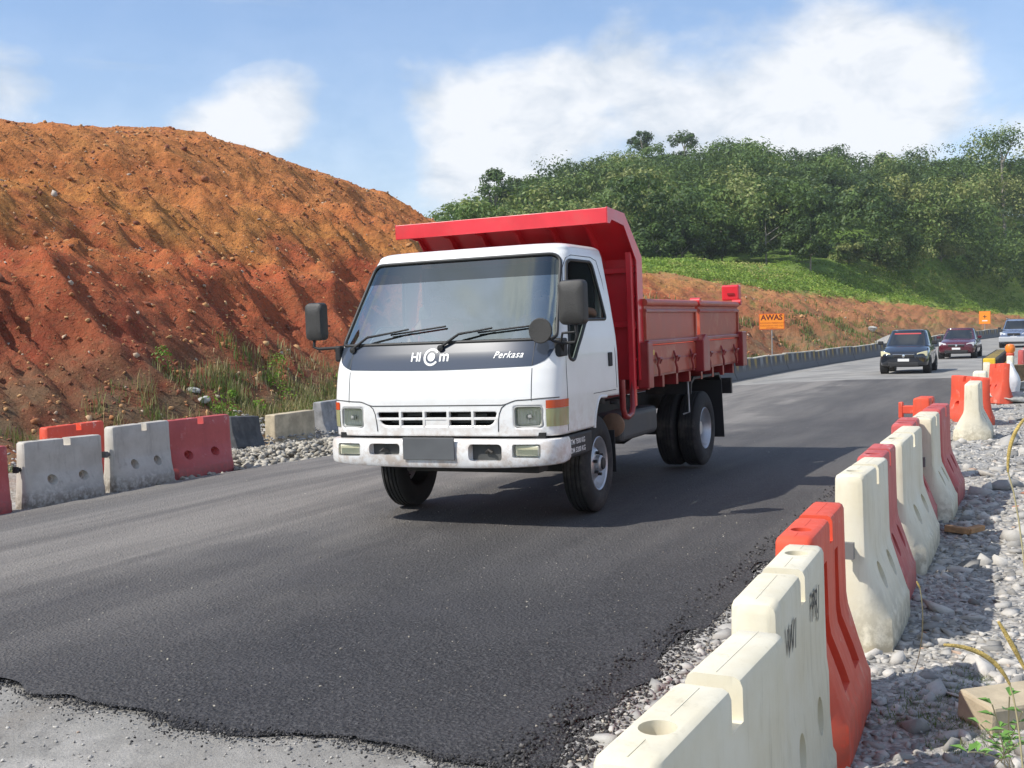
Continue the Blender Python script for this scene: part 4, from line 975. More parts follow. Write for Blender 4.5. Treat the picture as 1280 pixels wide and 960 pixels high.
def ringtube(poly, fX, off, rad, name, mat, parent, n=8):
    pts = []
    for i in range(len(poly)):
        a, b = np.array(poly[i]), np.array(poly[(i+1) % len(poly)]); k = max(1, int(np.linalg.norm(b-a)/.04))
        for t in range(k): q_ = a+(b-a)*t/k; pts.append(fX(q_[0], q_[1], off))
    o = MB().tube(pts, rad, n, closed=True).build(name, mat, parent, smooth=60); return o
ws = patch('windscreen', WS, M_WGLASS, PF, -.004, cab, n=40, z1=1.93)
patch('tinted_band', WS, M_TINT, PF, -.004, ws, n=40, z0=1.93)
ringtube(WS, PF, .001, .014, 'windscreen_rubber', M_GASK, cab)
for s in (1, -1):
    fs_ = lambda x, z, off=0, s=s: PS(x, z, off, s) if x < xc_(z)-.30 else (lambda k: Vector((x, s*(wz_(z)*k+off), z)))((1-((x-(xc_(z)-.30))/.30)**5)**.2 if x < xc_(z)-.001 else .2)
    d = patch('side_window', SW, M_SGLASS, fs_, -.008, cab, n=12); ringtube(SW, fs_, 0, .013, 'window_rubber', M_GASK, cab)
    # door outline, handle
    seam_ = [(.765, 1.20), (.75, 1.35), (.66, 1.62), (.47, 1.98), (.40, 2.06), (.32, 2.085), (-.10, 2.085), (-.22, 2.06), (-.27, 1.9), (-.315, 1.3), (-.32, 1.0)]
    MB().tube([fs_(a, b, .0) for a, b in seam_], .0035, 6).build('door_gap', M_SEAM, cab)
    MB().tube([fs_(.765, z, .0) for z in np.linspace(1.20, .74, 8)], .0035, 6).build('door_gap', M_SEAM, cab)
    MB().tube([fs_(x, .985+.06*sst(x, .0, -.3).item()*0, .0) for x in np.linspace(.22, -.3, 8)], .003, 6).build('door_crease', M_SEAM, cab)
    hd = MB().b2(-.225, -.14, s*(wz_(1.24)-.003), s*(wz_(1.24)+.012), 1.185, 1.30).build('door_handle', M_BLACK, cab, bevel=.012)
    MB().tube([fs_(-.235, 1.02, .002), fs_(-.235, 1.13, .002)], .004, 6)
    # wheel arch liner and steps
    al = MB(); pr = [(a, b) for a, b in ARCH if a > -.39 and b > .6]
    al.tube([PS(a, b, -.005, s) for a, b in pr], .014, 8).build('arch_edge', M_WHITE, cab, smooth=50)
    stp = MB(); stp.b2(.24, .90, s*.80, s*.985, .52, .705).build('step_plate', M_CHAS, cab, bevel=.02)
# black panel below the windscreen
def bp_lo(y): return 1.225+.022*abs(y)**1.6+max(0, abs(y)-.80)*.35
def bpX(a, z, off): return PF(a, z, off)
vs = []; fs = []; ny = 60; nzz = 6
for i in range(ny+1):
    y = -.95+1.90*i/ny; yy = math.copysign(min(abs(y), .945), y); lo = bp_lo(yy); e = max(0, abs(y)-.86)/.09; lo = lo+(1.40-lo)*(1-math.sqrt(max(0, 1-e*e)))*.75
    for j in range(nzz+1): z = lo+(1.424-lo)*j/nzz; vs.append(PF(yy, z, .004))
for i in range(ny):
    for j in range(nzz): fs.append((i*(nzz+1)+j, (i+1)*(nzz+1)+j, (i+1)*(nzz+1)+j+1, i*(nzz+1)+j+1))
bp = MB().add(vs, fs).build('front_panel', M_PANEL, cab, smooth=60)
for s in (-1, 1):
    MB().tube([PF(s*.80, bp_lo(.8)+.005, .005), PF(s*.80, 1.42, .005)], .004, 6).build('panel_gap', M_SEAM, bp)
    MB().tube([PF(s*.80, z, .001) for z in np.linspace(1.225, .985, 8)], .003, 6).build('panel_gap', M_SEAM, cab)
# lettering laid on the curved panel
def curved_text(name, me, off, mat, parent):
    for v in me.vertices:
        y, z = v.co.x, v.co.y; e = v.co.z; p = PF(y, z, off+e); v.co = p
    return link_mesh(name, me, mat, parent)
def ctext(name, txt, size, y, z, off, **kw):
    me = text_mesh(txt, size, **kw); me.transform(Matrix.Translation((y, z, 0))); return curved_text(name, me, off, M_WLET, bp)
ctext('letters', 'HI', .094, -.192, 1.325, .007, bold=.002)
ctext('letters', 'm', .118, .058, 1.328, .007, bold=.002)
def arcmesh(cy, cz, r0, r1, a0, a1, n=28):
    vs = []; fs = []
    for i in range(n+1):
        a = a0+(a1-a0)*i/n
        for rr in (r0, r1): vs.append((cy+rr*math.cos(a), cz+rr*math.sin(a), 0))
    fs = [(2*i, 2*i+1, 2*i+3, 2*i+2) for i in range(n)]
    return MB().add(vs, fs).mesh('m')
curved_text('emblem_arc', arcmesh(-.055, 1.325, .050, .067, R(35), R(325)), .007, M_WLET, bp)
curved_text('emblem_dot', arcmesh(-.055, 1.325, .0, .032, 0, R(360)), .007, M_WLET, bp)
ctext('letters', 'Perkasa', .070, .60, 1.325, .007, bold=.0006, shear=.4, spacing=1.12)
# hood seam and the two front mouldings round the headlamps
def seam_path():
    pts = []
    for y in np.linspace(-.985, .985, 90):
        a = abs(y); z = .955 if a < .56 else .955+.035*sst(a, .56, .70).item(); z += .012*sst(a, .7, .95).item(); pts.append(PF(y, z, .0005))
    return pts
MB().tube(seam_path(), .0045, 6).build('bonnet_gap', M_SEAM, cab)
for s in (-1, 1):
    ar = [(.575, .955), (.60, .945), (.555, .90), (.545, .85), (.53, .775)]
    ar = [(.60, .962), (.565, .935), (.545, .89), (.535, .83), (.53, .755)]
    MB().tube([PF(s*a, b, .001) for a, b in ar], .004, 6).build('panel_gap', M_SEAM, cab)
    # recessed headlamp
    hl_ = MB(); P_ = [(s*a, b) for a, b in HLN]
    rg0 = [PF(a, b, .002) for a, b in P_]; cy, cz = s*.772, .865
    rg1 = [Vector((XF(s*.772, .865)-.030, cy+(a-cy)*.86, cz+(b-cz)*.82)) for a, b in P_]
    bez = MB(); bez.loft([[tuple(p) for p in rg0], [tuple(p+Vector((.004, 0, 0))) for p in [PF(cy+(a-cy)*.93, cz+(b-cz)*.93, .0) for a, b in P_]], [tuple(p) for p in rg1]], caps=False)
    hb = bez.build('headlamp', M_TRIM, cab, smooth=50)
    rf = MB(); rings_ = []
    for k in range(7):
        t = k/6; rings_.append([(XF(s*.772, .865)-.026-.022*math.cos(t*math.pi/2), cy+(a-cy)*.86*math.sin(t*math.pi/2+.0001), cz+(b-cz)*.86*math.sin(t*math.pi/2+.0001)) for a, b in P_])
    rf.loft(rings_, caps=False); rf.build('reflector', M_REFL, hb, smooth=60)
    MB().lathe([(0, .0), (.018, .0), (.022, .03), (.0, .035)], (XF(s*.772, .865)-.045, cy, cz), 'x', 14).build('bulb', M_TRIM, hb, smooth=40)
    fn = bounds(P_); v1, f1 = strip_patch(zlist(P_, 10), lambda z: cy+(fn(z)[0]-cy)*.88, lambda z: cy+(fn(z)[1]-cy)*.88, 10, PF, -.012)
    MB().add(v1, f1).build('lamp_glass', M_LAMP, hb, smooth=60)
    for k in range(7):
        yy = cy-.075+.025*k; MB().tube([PF(yy, cz-.055, -.010), PF(yy, cz+.055, -.010)], .0012, 5).build('lens_rib', M_TRIM, hb)
    # corner turn signal: amber above, cream below, wrapped round the corner
    def corner(a0, a1, z0, z1, nm, mt):
        vs = []; fs = []; na, nb = 12, 6
        for j in range(nb+1):
            z = z0+(z1-z0)*j/nb
            for i in range(na+1):
                y = a0+(a1-a0)*(i/na)
                if y < .92: p = PF(s*y, z, .006)
                else:
                    th = (y-.92)/(a1-.92)*math.pi/2; k0 = .92/wz_(z)
                    x0 = XF(.92, z); w = wz_(z); xx = x0-(x0-(xc_(z)-.26))*((1-math.cos(th)) if a1 > .98 else 1-math.cos(th)); kk = min(1, max(0, (xx-(xc_(z)-.30))/.30)); yy = w*(1-kk**5)**.2
                    p = Vector((xx+.004, s*(yy+.006), z))
                vs.append(p)
        for j in range(nb):
            for i in range(na): fs.append((j*(na+1)+i, j*(na+1)+i+1, (j+1)*(na+1)+i+1, (j+1)*(na+1)+i))
        return MB().add(vs, fs).build(nm, mt, cab, smooth=60)
    corner(.905, 1.0, .925, .985, 'turn_signal', M_AMBER); corner(.905, 1.0, .79, .922, 'corner_lamp', M_CREAM)
# grille: recess, bars
MB().b2(.86, .90, -.56, .56, .76, .95).build('grille_backing', M_DARK, cab)
gi = MB()
bars = empty('x') if False else None
g1 = MB(); 
for i in range(1, 5):
    y = -.53+1.06*i/5; g1.b2(XF(y, .85)-.035, XF(y, .85)-.001, y-.011, y+.011, .79, .915)
g1.prism([(XF(0, .85)-.035, .843), (XF(0, .85)-.002, .843), (XF(0, .85)-.002, .863), (XF(0, .85)-.035, .863)], -.53, .53, 'y')
g1.b2(XF(0, .85)-.04, XF(0, .85)-.006, -.10, .10, .80, .843)
grl = g1.build('grille', M_WHITE, cab, bevel=.003)
rd_ = MB(); rd_.b2(.905, .93, -.45, .45, .815, .83); rd_.b2(.905, .935, -.3, -.1, .87, .89); rd_.b2(.905, .935, .15, .4, .86, .885); rd_.build('radiator_pipe', M_GREYT, grl)
# ---- bumper with lamp openings
def bump_rings():
    rs_ = []
    ys = np.concatenate([np.linspace(-1.0, 1.0, 61)])
    for y in ys:
        k = min(abs(y)/1.005, .9999); X = 1.075-.30+.30*(1-k**6)**(1/6)
        zb = .475+.035*abs(y)**3; zt = .70
        rs_.append((X, y, zb, zt))
    return rs_
bmb = MB(); rr_ = []
for (X, y, zb, zt) in bump_rings():
    rr_.append([(X-.045, y, zb), (X-.012, y, zb+.008), (X, y, zb+.03), (X+.004, y, (zb+zt)/2), (X-.002, y, zt-.03), (X-.016, y, zt-.006), (X-.05, y, zt), (X-.12, y*.99, zt), (X-.12, y*.99, zb)])
# wrap back along the sides
for s, ins in ((1, -1), (-1, 0)):
    X = .74; y = s*1.0; zb = .51; zt = .70
    row = [(X-.0, y-s*.04, zb), (X, y-s*.012, zb+.008), (X, y, zb+.03), (X, y+s*.003, (zb+zt)/2), (X, y, zt-.03), (X, y-s*.012, zt-.006), (X, y-s*.04, zt), (X, y-s*.10, zt), (X, y-s*.10, zb)]
    rr_ = rr_+[row] if s == 1 else [row]+rr_
bmb.loft(rr_); bme = bmb.mesh('bumper'); bum = bpy.data.objects.new('bumper', bme); COL.objects.link(bum)
def slot(y0, y1, z0, z1, r_=.02, depth=.3): return MB().prism(rpoly([(y0, z0), (y1, z0), (y1, z1), (y0, z1)], r_), 1.12-depth*.35, 1.3, 'x').mesh('c')
bool_cut(bum, [slot(.665, .885, .565, .665), slot(-.885, -.665, .565, .665), slot(.30, .58, .535, .665, .04), slot(-.58, -.30, .575, .665, .035)])
bum.parent = truck; bum.data.materials.clear(); bum.data.materials.append(M_WHITE); bum.data.polygons.foreach_set('use_smooth', [True]*len(bum.data.polygons)); bum.data.set_sharp_from_angle(angle=R(35))
for s in (-1, 1):
    fl_ = MB().b2(1.02, 1.045, s*.68, s*.87, .575, .655).build('fog_lamp', M_REFL, bum, bevel=.01); MB().b2(1.055, 1.062, s*.682, s*.868, .577, .653).build('lamp_glass', M_LAMP, fl_, bevel=.002)
    MB().b2(1.0, 1.02, s*.31, s*.57, .54, .66).build('recess_backing', M_GREYT, bum)
    MB().tube([(1.03, s*.43, .60), (1.05, s*.46, .62), (1.05, s*.49, .60)], .012, 8).build('tow_hook', M_CHAS, bum, smooth=40)
MB().b2(1.085, 1.095, -.26, .19, .545, .715).build('number_plate', M_PLATE, bum, bevel=.003)
MB().b2(.80, .98, -.90, .90, .695, .745).build('bumper_gap', M_DARK, bum)
MB().b2(.72, .90, -.35, .80, .43, .50).build('front_crossmember', M_CHAS, truck, bevel=.01)
# ---- wipers
for s, (a, b, c, d) in enumerate((((-.80, 1.40), (-.66, 1.475), (-.30, 1.535), (.02, 1.555)), ((.02, 1.395), (.17, 1.475), (.44, 1.52), (.78, 1.535)))):
    w_ = MB(); w_.tube([PF(*a, .02), PF(*b, .045), PF((b[0]+c[0])/2, (b[1]+c[1])/2, .035), PF(*c, .03)], [.012, .010, .008, .007], 8); w_.lathe([(0, 0), (.025, 0), (.025, .03), (0, .035)], PF(*a, .0), 'x', 14)
    wp = w_.build('wiper', M_BLACK, cab, smooth=40)
    m0 = (b[0]*.45+c[0]*.55, b[1]*.45+c[1]*.55-.004)
    MB().tube([PF(m0[0]+(d[0]-m0[0])*t, m0[1]+(d[1]-m0[1])*t, .014) for t in np.linspace(0, 1, 8)], .008, 6).build('wiper_blade', M_BLACK, wp)
# ---- mirrors
M_MIR = simple('mirror_housing', (.042, .040, .038), .6, var=.15, bump=.2)
def mirror_box(y0, y1, z0, z1, x, nm='mirror'):
    P_ = rpoly([(y0, z0), (y1, z0), (y1, z1), (y0, z1)], .045, 5); cy, cz = (y0+y1)/2, (z0+z1)/2
    rg = [[(x+dx, cy+(a-cy)*k, cz+(b-cz)*k) for a, b in P_] for dx, k in ((-.05, .94), (-.045, 1), (.0, 1.0), (.028, .95), (.042, .80), (.046, .4))]
    return MB().loft(rg).build(nm, M_MIR, truck, smooth=35)
mn = mirror_box(1.00, 1.21, 1.535, 1.865, .86); MB().b2(.795, .808, 1.02, 1.19, 1.56, 1.84).build('mirror_glass', M_CHROME, mn)
MB().tube([(.80, .985, 1.33), (.86, 1.02, 1.40), (.87, 1.12, 1.405), (.865, 1.135, 1.45), (.86, 1.12, 1.55)], .013, 8).build('mirror_arm', M_BLACK, mn, smooth=50)
MB().tube([(.84, .985, 1.38), (.87, 1.02, 1.475), (.87, 1.12, 1.48)], .010, 8).build('mirror_arm', M_BLACK, mn, smooth=50)
MB().b2(.72, .86, .945, 1.0, 1.30, 1.44).build('mirror_bracket', M_BLACK, mn, bevel=.015)
rmn = MB().lathe([(.0, -.03), (.05, -.028), (.085, -.01), (.095, .012), (.088, .02), (0, .02)], (.99, .90, 1.50), 'x', 24).build('round_mirror', M_MIR, truck, smooth=40)
MB().tube([(.98, .93, 1.46), (.93, .97, 1.42), (.86, 1.0, 1.40)], .010, 8).build('mirror_arm', M_BLACK, rmn, smooth=50)
mf = mirror_box(-1.265, -1.09, 1.49, 1.80, .86)
MB().tube([(.86, -1.20, 1.50), (.86, -1.205, 1.435), (.86, -1.16, 1.42), (.84, -.95, 1.425)], .013, 8).build('mirror_arm', M_BLACK, mf, smooth=50)
MB().b2(.74, .87, -1.0, -.945, 1.31, 1.44).build('mirror_bracket', M_BLACK, mf, bevel=.015)
MB().tube([(.66, -.985, 1.44), (.62, -1.0, 1.52), (.40, -.955, 1.84), (.28, -.90, 2.05)], .007, 6).build('radio_aerial', M_CHROME, truck, smooth=50)
# white markings on the near step plate
place_text('markings', 'BTM 7500 KG', .055, Matrix.Translation((.57, .9865, .64))@Matrix(((-1, 0, 0, 0), (0, 0, 1, 0), (0, 1, 0, 0), (0, 0, 0, 1))), M_WLET, truck, bold=.001)
place_text('markings', 'BDM 3200 KG', .055, Matrix.Translation((.57, .9865, .575))@Matrix(((-1, 0, 0, 0), (0, 0, 1, 0), (0, 1, 0, 0), (0, 0, 0, 1))), M_WLET, truck, bold=.001)
# ---- wheels
def wheel(x, y, s, rear=False, yaw=0, nm='wheel'):
    """s: side the outer face looks to"""
    e = empty(nm); e.parent = truck; e.location = (x, y, .398); e.rotation_euler = (0, 0, yaw+(0 if s > 0 else math.pi))
    hw = .105; T = [(.215, -hw+.02), (.24, -hw+.003), (.30, -hw-.006), (.355, -hw+.004), (.382, -hw+.02), (.393, -hw+.035)]
    prof = list(T)
    for g_ in (-.052, -.018, .018, .052): prof += [(.395, g_-.011), (.395, g_-.007), (.383, g_-.005), (.383, g_+.005), (.395, g_+.007), (.395, g_+.011)]
    prof += [(a, -b) for a, b in reversed(T)]
    MB().lathe(prof, (0, 0, 0), 'y', 56, closed=True).build('tyre', M_TYRE, e, smooth=35)
    if not rear:
        rp = [(.222, -.08), (.222, .092), (.216, .098), (.205, .088), (.196, .045), (.175, .02), (.150, .028), (.125, .060), (.105, .075), (.070, .078), (.068, .11), (.055, .122), (.0, .125)]
    else:
        rp = [(.222, -.08), (.222, .092), (.216, .098), (.205, .085), (.196, .0), (.185, -.045), (.14, -.05), (.10, -.055), (.088, -.05), (.085, .03), (.07, .045), (0, .048)]
    rim = MB().lathe(rp, (0, 0, 0), 'y', 48).build('rim', M_RIM, e, smooth=35)
    for k in range(6):
        a = 2*math.pi*k/6+.3
        if not rear: MB().tube([(.092*math.cos(a), .07, .092*math.sin(a)), (.092*math.cos(a), .105, .092*math.sin(a))], .014, 6).build('wheel_nut', M_CHAS, rim, smooth=30)
        else: MB().tube([(.115*math.cos(a), -.06, .115*math.sin(a)), (.115*math.cos(a), -.02, .115*math.sin(a))], .014, 6).build('wheel_nut', M_CHAS, rim, smooth=30)
    for k in range(5):
        a = 2*math.pi*k/5
        yv = .033 if not rear else -.046
        MB().tube([(.152*math.cos(a), yv-.002, .152*math.sin(a)), (.152*math.cos(a), yv+.006, .152*math.sin(a))], .020, 12).build('rim_hole', M_DARK, rim)
    if not rear: MB().lathe([(.052, .121), (.045, .135), (.0, .138)], (0, 0, 0), 'y', 20).build('hub_cap', M_CHAS, rim, smooth=40)
    return e
wheel(0, .845, 1, yaw=R(3)); wheel(0, -.845, -1, yaw=R(3))
for s in (1, -1):
    wheel(-3.107, s*.875, s, True); wheel(-3.107, s*.635, s, True)
# ---- chassis
for s in (-1, 1): MB().b2(-4.35, .80, s*.33, s*.41, .60, .80).build('chassis_rail', M_CHAS, truck, bevel=.006)
MB().tube([(-3.107, -.85, .40), (-3.107, .85, .40)], .075, 14).build('rear_axle', M_CHAS, truck, smooth=40)
MB().lathe([(0, -.2), (.12, -.16), (.19, -.05), (.19, .05), (.12, .16), (0, .2)], (-3.107, 0, .41), 'y', 20).build('differential', M_CHAS, truck, smooth=50)
MB().b2(-.05, .05, -.78, .78, .33, .42).build('front_axle', M_CHAS, truck, bevel=.01)
MB().tube([(-3.0, 0, .45), (-.4, 0, .62)], .045, 12).build('drive_shaft', M_CHAS, truck, smooth=50)
for s in (-1, 1):
    for x0 in (-3.107, 0):
        for k in range(3): MB().prism([(x0-.60+.12*k, .56+.012*k), (x0, .49+.014*k), (x0+.60-.12*k, .56+.012*k), (x0+.60-.12*k, .568+.012*k), (x0, .502+.014*k), (x0-.60+.12*k, .568+.012*k)], s*.40, s*.47, 'y').build('leaf_spring', M_CHAS, truck)
MB().b2(-.37, -.30, -.80, .80, .62, .95).build('cab_mount', M_CHAS, truck)
MB().b2(-.30, .55, -.45, .45, .50, .95).build('engine', M_CHAS, truck, bevel=.04)
MB().tube([(-.55, .42, .60), (-1.25, .42, .60)], .11, 20).build('air_tank', M_GREYT, truck, smooth=40)
ft = MB().b2(-1.62, -.60, .66, .93, .50, .76).build('fuel_tank', M_GREYT, truck, bevel=.05, bseg=3)
dr = MB().lathe([(.0, -.01), (.09, -.01), (.105, .0), (.105, .02), (.09, .03), (.03, .035), (0, .035)], (-.585, .86, .66), 'x', 24).build('tank_end_cap', simple('rusty_steel', (.22, .13, .08), .8, var=.3), ft, smooth=40)
MB().lathe([(0, 0), (.04, 0), (.04, .03), (0, .035)], (-.9, .76, .82), 'z', 16).build('filler_cap', M_CHAS, ft, smooth=40)
MB().b2(-1.5, -.8, -.90, -.55, .50, .80).build('battery_box', M_CHAS, truck, bevel=.03)
MB().tube([(-.42, .80, .86), (-.42, .80, 1.9)], .05, 12).build('air_intake', M_CHAS, truck, smooth=40)
MB().b2(-.50, -.40, -.3, .55, 1.55, 2.02).build('intake_box', M_CHAS, truck, bevel=.04)
MB().box((-.45, .79, .45), (.012, .26, .36), (0, .06, 0)).build('mudflap', M_BLACK, truck)
for s in (-1, 1):
    MB().box((-3.70, s*.76, .56), (.014, .50, .64), (0, .10, 0)).build('mudflap', M_BLACK, truck)
    mg = MB(); pr = [(-2.50, .80), (-2.52, .92), (-2.62, .965), (-3.62, .965), (-3.70, .90), (-3.70, .86), (-3.60, .94), (-2.64, .94), (-2.55, .90), (-2.52, .80)]
    mg.prism(pr, s*.52, s*1.0, 'y').build('mudguard', M_CHAS, truck)
    MB().tube([(-2.50, s*.97, .965), (-2.46, s*.99, .62), (-2.44, s*.93, .60)], .009, 6).build('guard_stay', M_STEEL, truck)
tl_ = MB().b2(-4.40, -4.34, .55, .93, .72, .84).build('tail_lamp', M_AMBER, truck, bevel=.01); MB().b2(-4.34, -4.28, .50, .96, .69, .87).build('tail_lamp_bracket', M_CHAS, tl_)
tl_ = MB().b2(-4.40, -4.34, -.93, -.55, .72, .84).build('tail_lamp', M_AMBER, truck, bevel=.01); MB().b2(-4.34, -4.28, -.96, -.50, .69, .87).build('tail_lamp_bracket', M_CHAS, tl_)
# ---- tipping bed
bed = empty('tipping_bed'); bed.parent = truck
XB0, XB1, YB, ZF, ZT = -1.0, -4.47, 1.035, 1.02, 1.755
MB().b2(XB0, XB1, -YB+.02, YB-.02, ZF+.02, ZF+.07).build('bed_floor', M_DRED, bed)
for s in (-1, 1): MB().b2(-4.4, -.95, s*.30, s*.42, .82, ZF).build('subframe_rail', M_DRED, bed, bevel=.008)
for i in range(8): x = -1.15-i*.44; MB().b2(x-.03, x+.03, -YB+.03, YB-.03, ZF-.09, ZF+.018).build('cross_bearer', M_DRED, bed)
for s in (1, -1):
    y = s*YB; yi = s*(YB-.05)
    for (a, b) in ((-1.03, -2.66), (-2.77, -4.42)):
        sp = MB().b2(a, b, s*(YB-.045), s*(YB-.012), 1.335, ZT-.01).build('side_panel', M_REDS, bed)
        # frame beads around the panel: top rail, lower lip
        MB().tube([(a, s*(YB-.012), 1.715), (b, s*(YB-.012), 1.715)], .034, 12).build('top_rail', M_REDS, sp, smooth=50)
        MB().b2(a, b, s*(YB-.012), s*(YB+.012), 1.625, 1.655).build('upper_crease', M_DRED, sp, bevel=.008)
        MB().b2(a, b, s*(YB-.012), s*(YB+.022), 1.335, 1.375).build('lower_lip', M_DRED, sp, bevel=.008)
        MB().b2(a, a-.035, s*(YB-.012), s*(YB+.006), 1.38, 1.66).build('edge_bead', M_REDS, sp, bevel=.004)
        MB().b2(b, b+.035, s*(YB-.012), s*(YB+.006), 1.38, 1.66).build('edge_bead', M_REDS, sp, bevel=.004)
        MB().b2(a+.02, b-.02, s*(YB-.05), s*(YB+.0), 1.06, 1.325).build('side_sill', M_REDS, bed, bevel=.006)
        MB().b2(a+.02, b-.02, s*(YB+.0005), s*(YB+.008), 1.185, 1.20).build('sill_crease', M_DRED, bed)
        for t in (.16, .5, .84):
            x = a+(b-a)*t; lt = MB(); lt.tube([(x-.05, y+s*.02, 1.16), (x-.035, y+s*.045, 1.205), (x+.03, y+s*.045, 1.205), (x+.045, y+s*.03, 1.15), (x+.015, y+s*.035, 1.10), (x+.0, y+s*.03, 1.045)], .012, 8); lt.tube([(x, y, 1.26), (x, y+s*.03, 1.17)], .010, 6); lt.build('latch', M_DRED, bed, smooth=40)
        MB().b2(a-.12, a-.20, y+s*.001, y+s*.009, 1.24, 1.285).build('reflector', simple('yellow_reflector', (.62, .38, .06), .4), bed)
    MB().prism([(-2.60, 1.02), (-2.84, 1.02), (-2.84, 1.34), (-2.72, 1.40), (-2.60, 1.34)], s*(YB-.02), s*(YB+.085), 'y').build('middle_post', M_DRED, bed, bevel=.01)
    MB().prism([(-4.36, 1.00), (-4.55, 1.00), (-4.55, 1.40), (-4.36, 1.40)], s*(YB-.04), s*(YB+.06), 'y').build('rear_post', M_DRED, bed, bevel=.01)
    MB().b2(-.93, -1.07, s*(YB-.06), s*(YB+.05), .95, 1.36).build('front_post', M_DRED, bed, bevel=.01)
    for x in (-2.72, -4.45): hg = MB(); hg.lathe([(0, -.05), (.035, -.05), (.035, .05), (0, .05)], (x, s*(YB-.02), 1.74), 'y', 12); hg.b2(x-.06, x+.06, s*(YB-.04), s*YB, 1.70, 1.73); hg.build('hinge', M_RED, bed, smooth=40)
# tailgate
tg = MB().b2(-4.47, -4.43, -YB+.04, YB-.04, 1.06, 1.70).build('tailgate', M_REDS, bed); MB().b2(-4.50, -4.43, -YB+.04, YB-.04, 1.68, 1.74).build('tailgate_rail', M_RED, tg, bevel=.008)
for s in (-1, 1):
    ce = MB().b2(-4.44, -4.56, s*.84, s*1.045, 1.765, 1.945).build('tail_bracket', M_RED, bed, bevel=.02, bseg=3); MB().b2(-4.437, -4.425, s*.91, s*.99, 1.83, 1.85).build('bracket_slot', M_DRED, ce)
# headboard and canopy over the cab
prof = [(-1.0, 1.03), (-1.0, 2.11), (-.60, 2.45), (-.21, 2.485), (-.205, 2.37)]
def shell(y0, y1, off, name, mat, par, pr=prof, th=.014):
    inner = [(a+th*.9, b-th*.9) for a, b in pr]
    poly = pr+[(a, b) for a, b in reversed([(pr[0][0]+th, pr[0][1]), (pr[1][0]+th, pr[1][1]-.006), (pr[2][0]+.004, pr[2][1]-th), (pr[3][0]-th, pr[3][1]-th), (pr[4][0]-th, pr[4][1])])]
    return MB().prism(poly, y0, y1, 'y').build(name, mat, par)
hbd = shell(-1.0, 1.0, 0, 'headboard', M_RED, bed)
# lip
MB().b2(-.215, -.197, -1.008, 1.008, 2.365, 2.492).build('canopy_lip', M_RED, hbd, bevel=.004)
for s in (-1, 1):
    # side flanges following the profile
    pr2 = [(-1.05, 1.03), (-1.05, 2.12), (-.62, 2.475), (-.20, 2.498), (-.20, 2.365), (-.26, 2.365), (-.30, 2.40), (-.60, 2.37), (-.90, 2.08), (-.90, 1.03)]
    MB().prism(pr2, s*1.0, s*1.012, 'y').build('side_flange', M_RED, hbd)
    MB().b2(-.83, -.885, s*.93, s*.985, .80, 2.16).build('guard_post', M_RED, bed, bevel=.008)
    for z in (.95, 1.20, 1.48, 1.76, 2.02): MB().b2(-.885, -1.0, s*.955, s*.985, z, z+.022).build('rung', M_RED, bed)
    # U bracket at the foot
    MB().tube([(-.58, s*.955, 1.05), (-.58, s*.955, .80), (-.62, s*.955, .735), (-.70, s*.955, .72), (-.80, s*.955, .745), (-.84, s*.955, .80), (-.86, s*.955, 1.05)], .028, 8).build('foot_bracket', M_DRED, bed, smooth=50)
for y in (-.68, -.35, 0, .35, .68):
    MB().prism([(-.985, 2.02), (-.985, 2.10), (-.60, 2.435), (-.23, 2.465), (-.23, 2.43), (-.58, 2.37), (-.93, 2.02)], y-.012, y+.012, 'y').build('canopy_rib', M_RED, hbd)
MB().b2(-.985, -.93, -.98, .98, 1.98, 2.03).build('headboard_rail', M_RED, hbd, bevel=.006)
MB().b2(-.985, -.93, -.98, .98, 1.50, 1.55).build('headboard_rail', M_RED, hbd, bevel=.006)
MB().tube([(-.86, -.75, 1.05), (-.86, -.75, 2.2)], .02, 8).build('hydraulic_pipe', M_RED, bed, smooth=40)
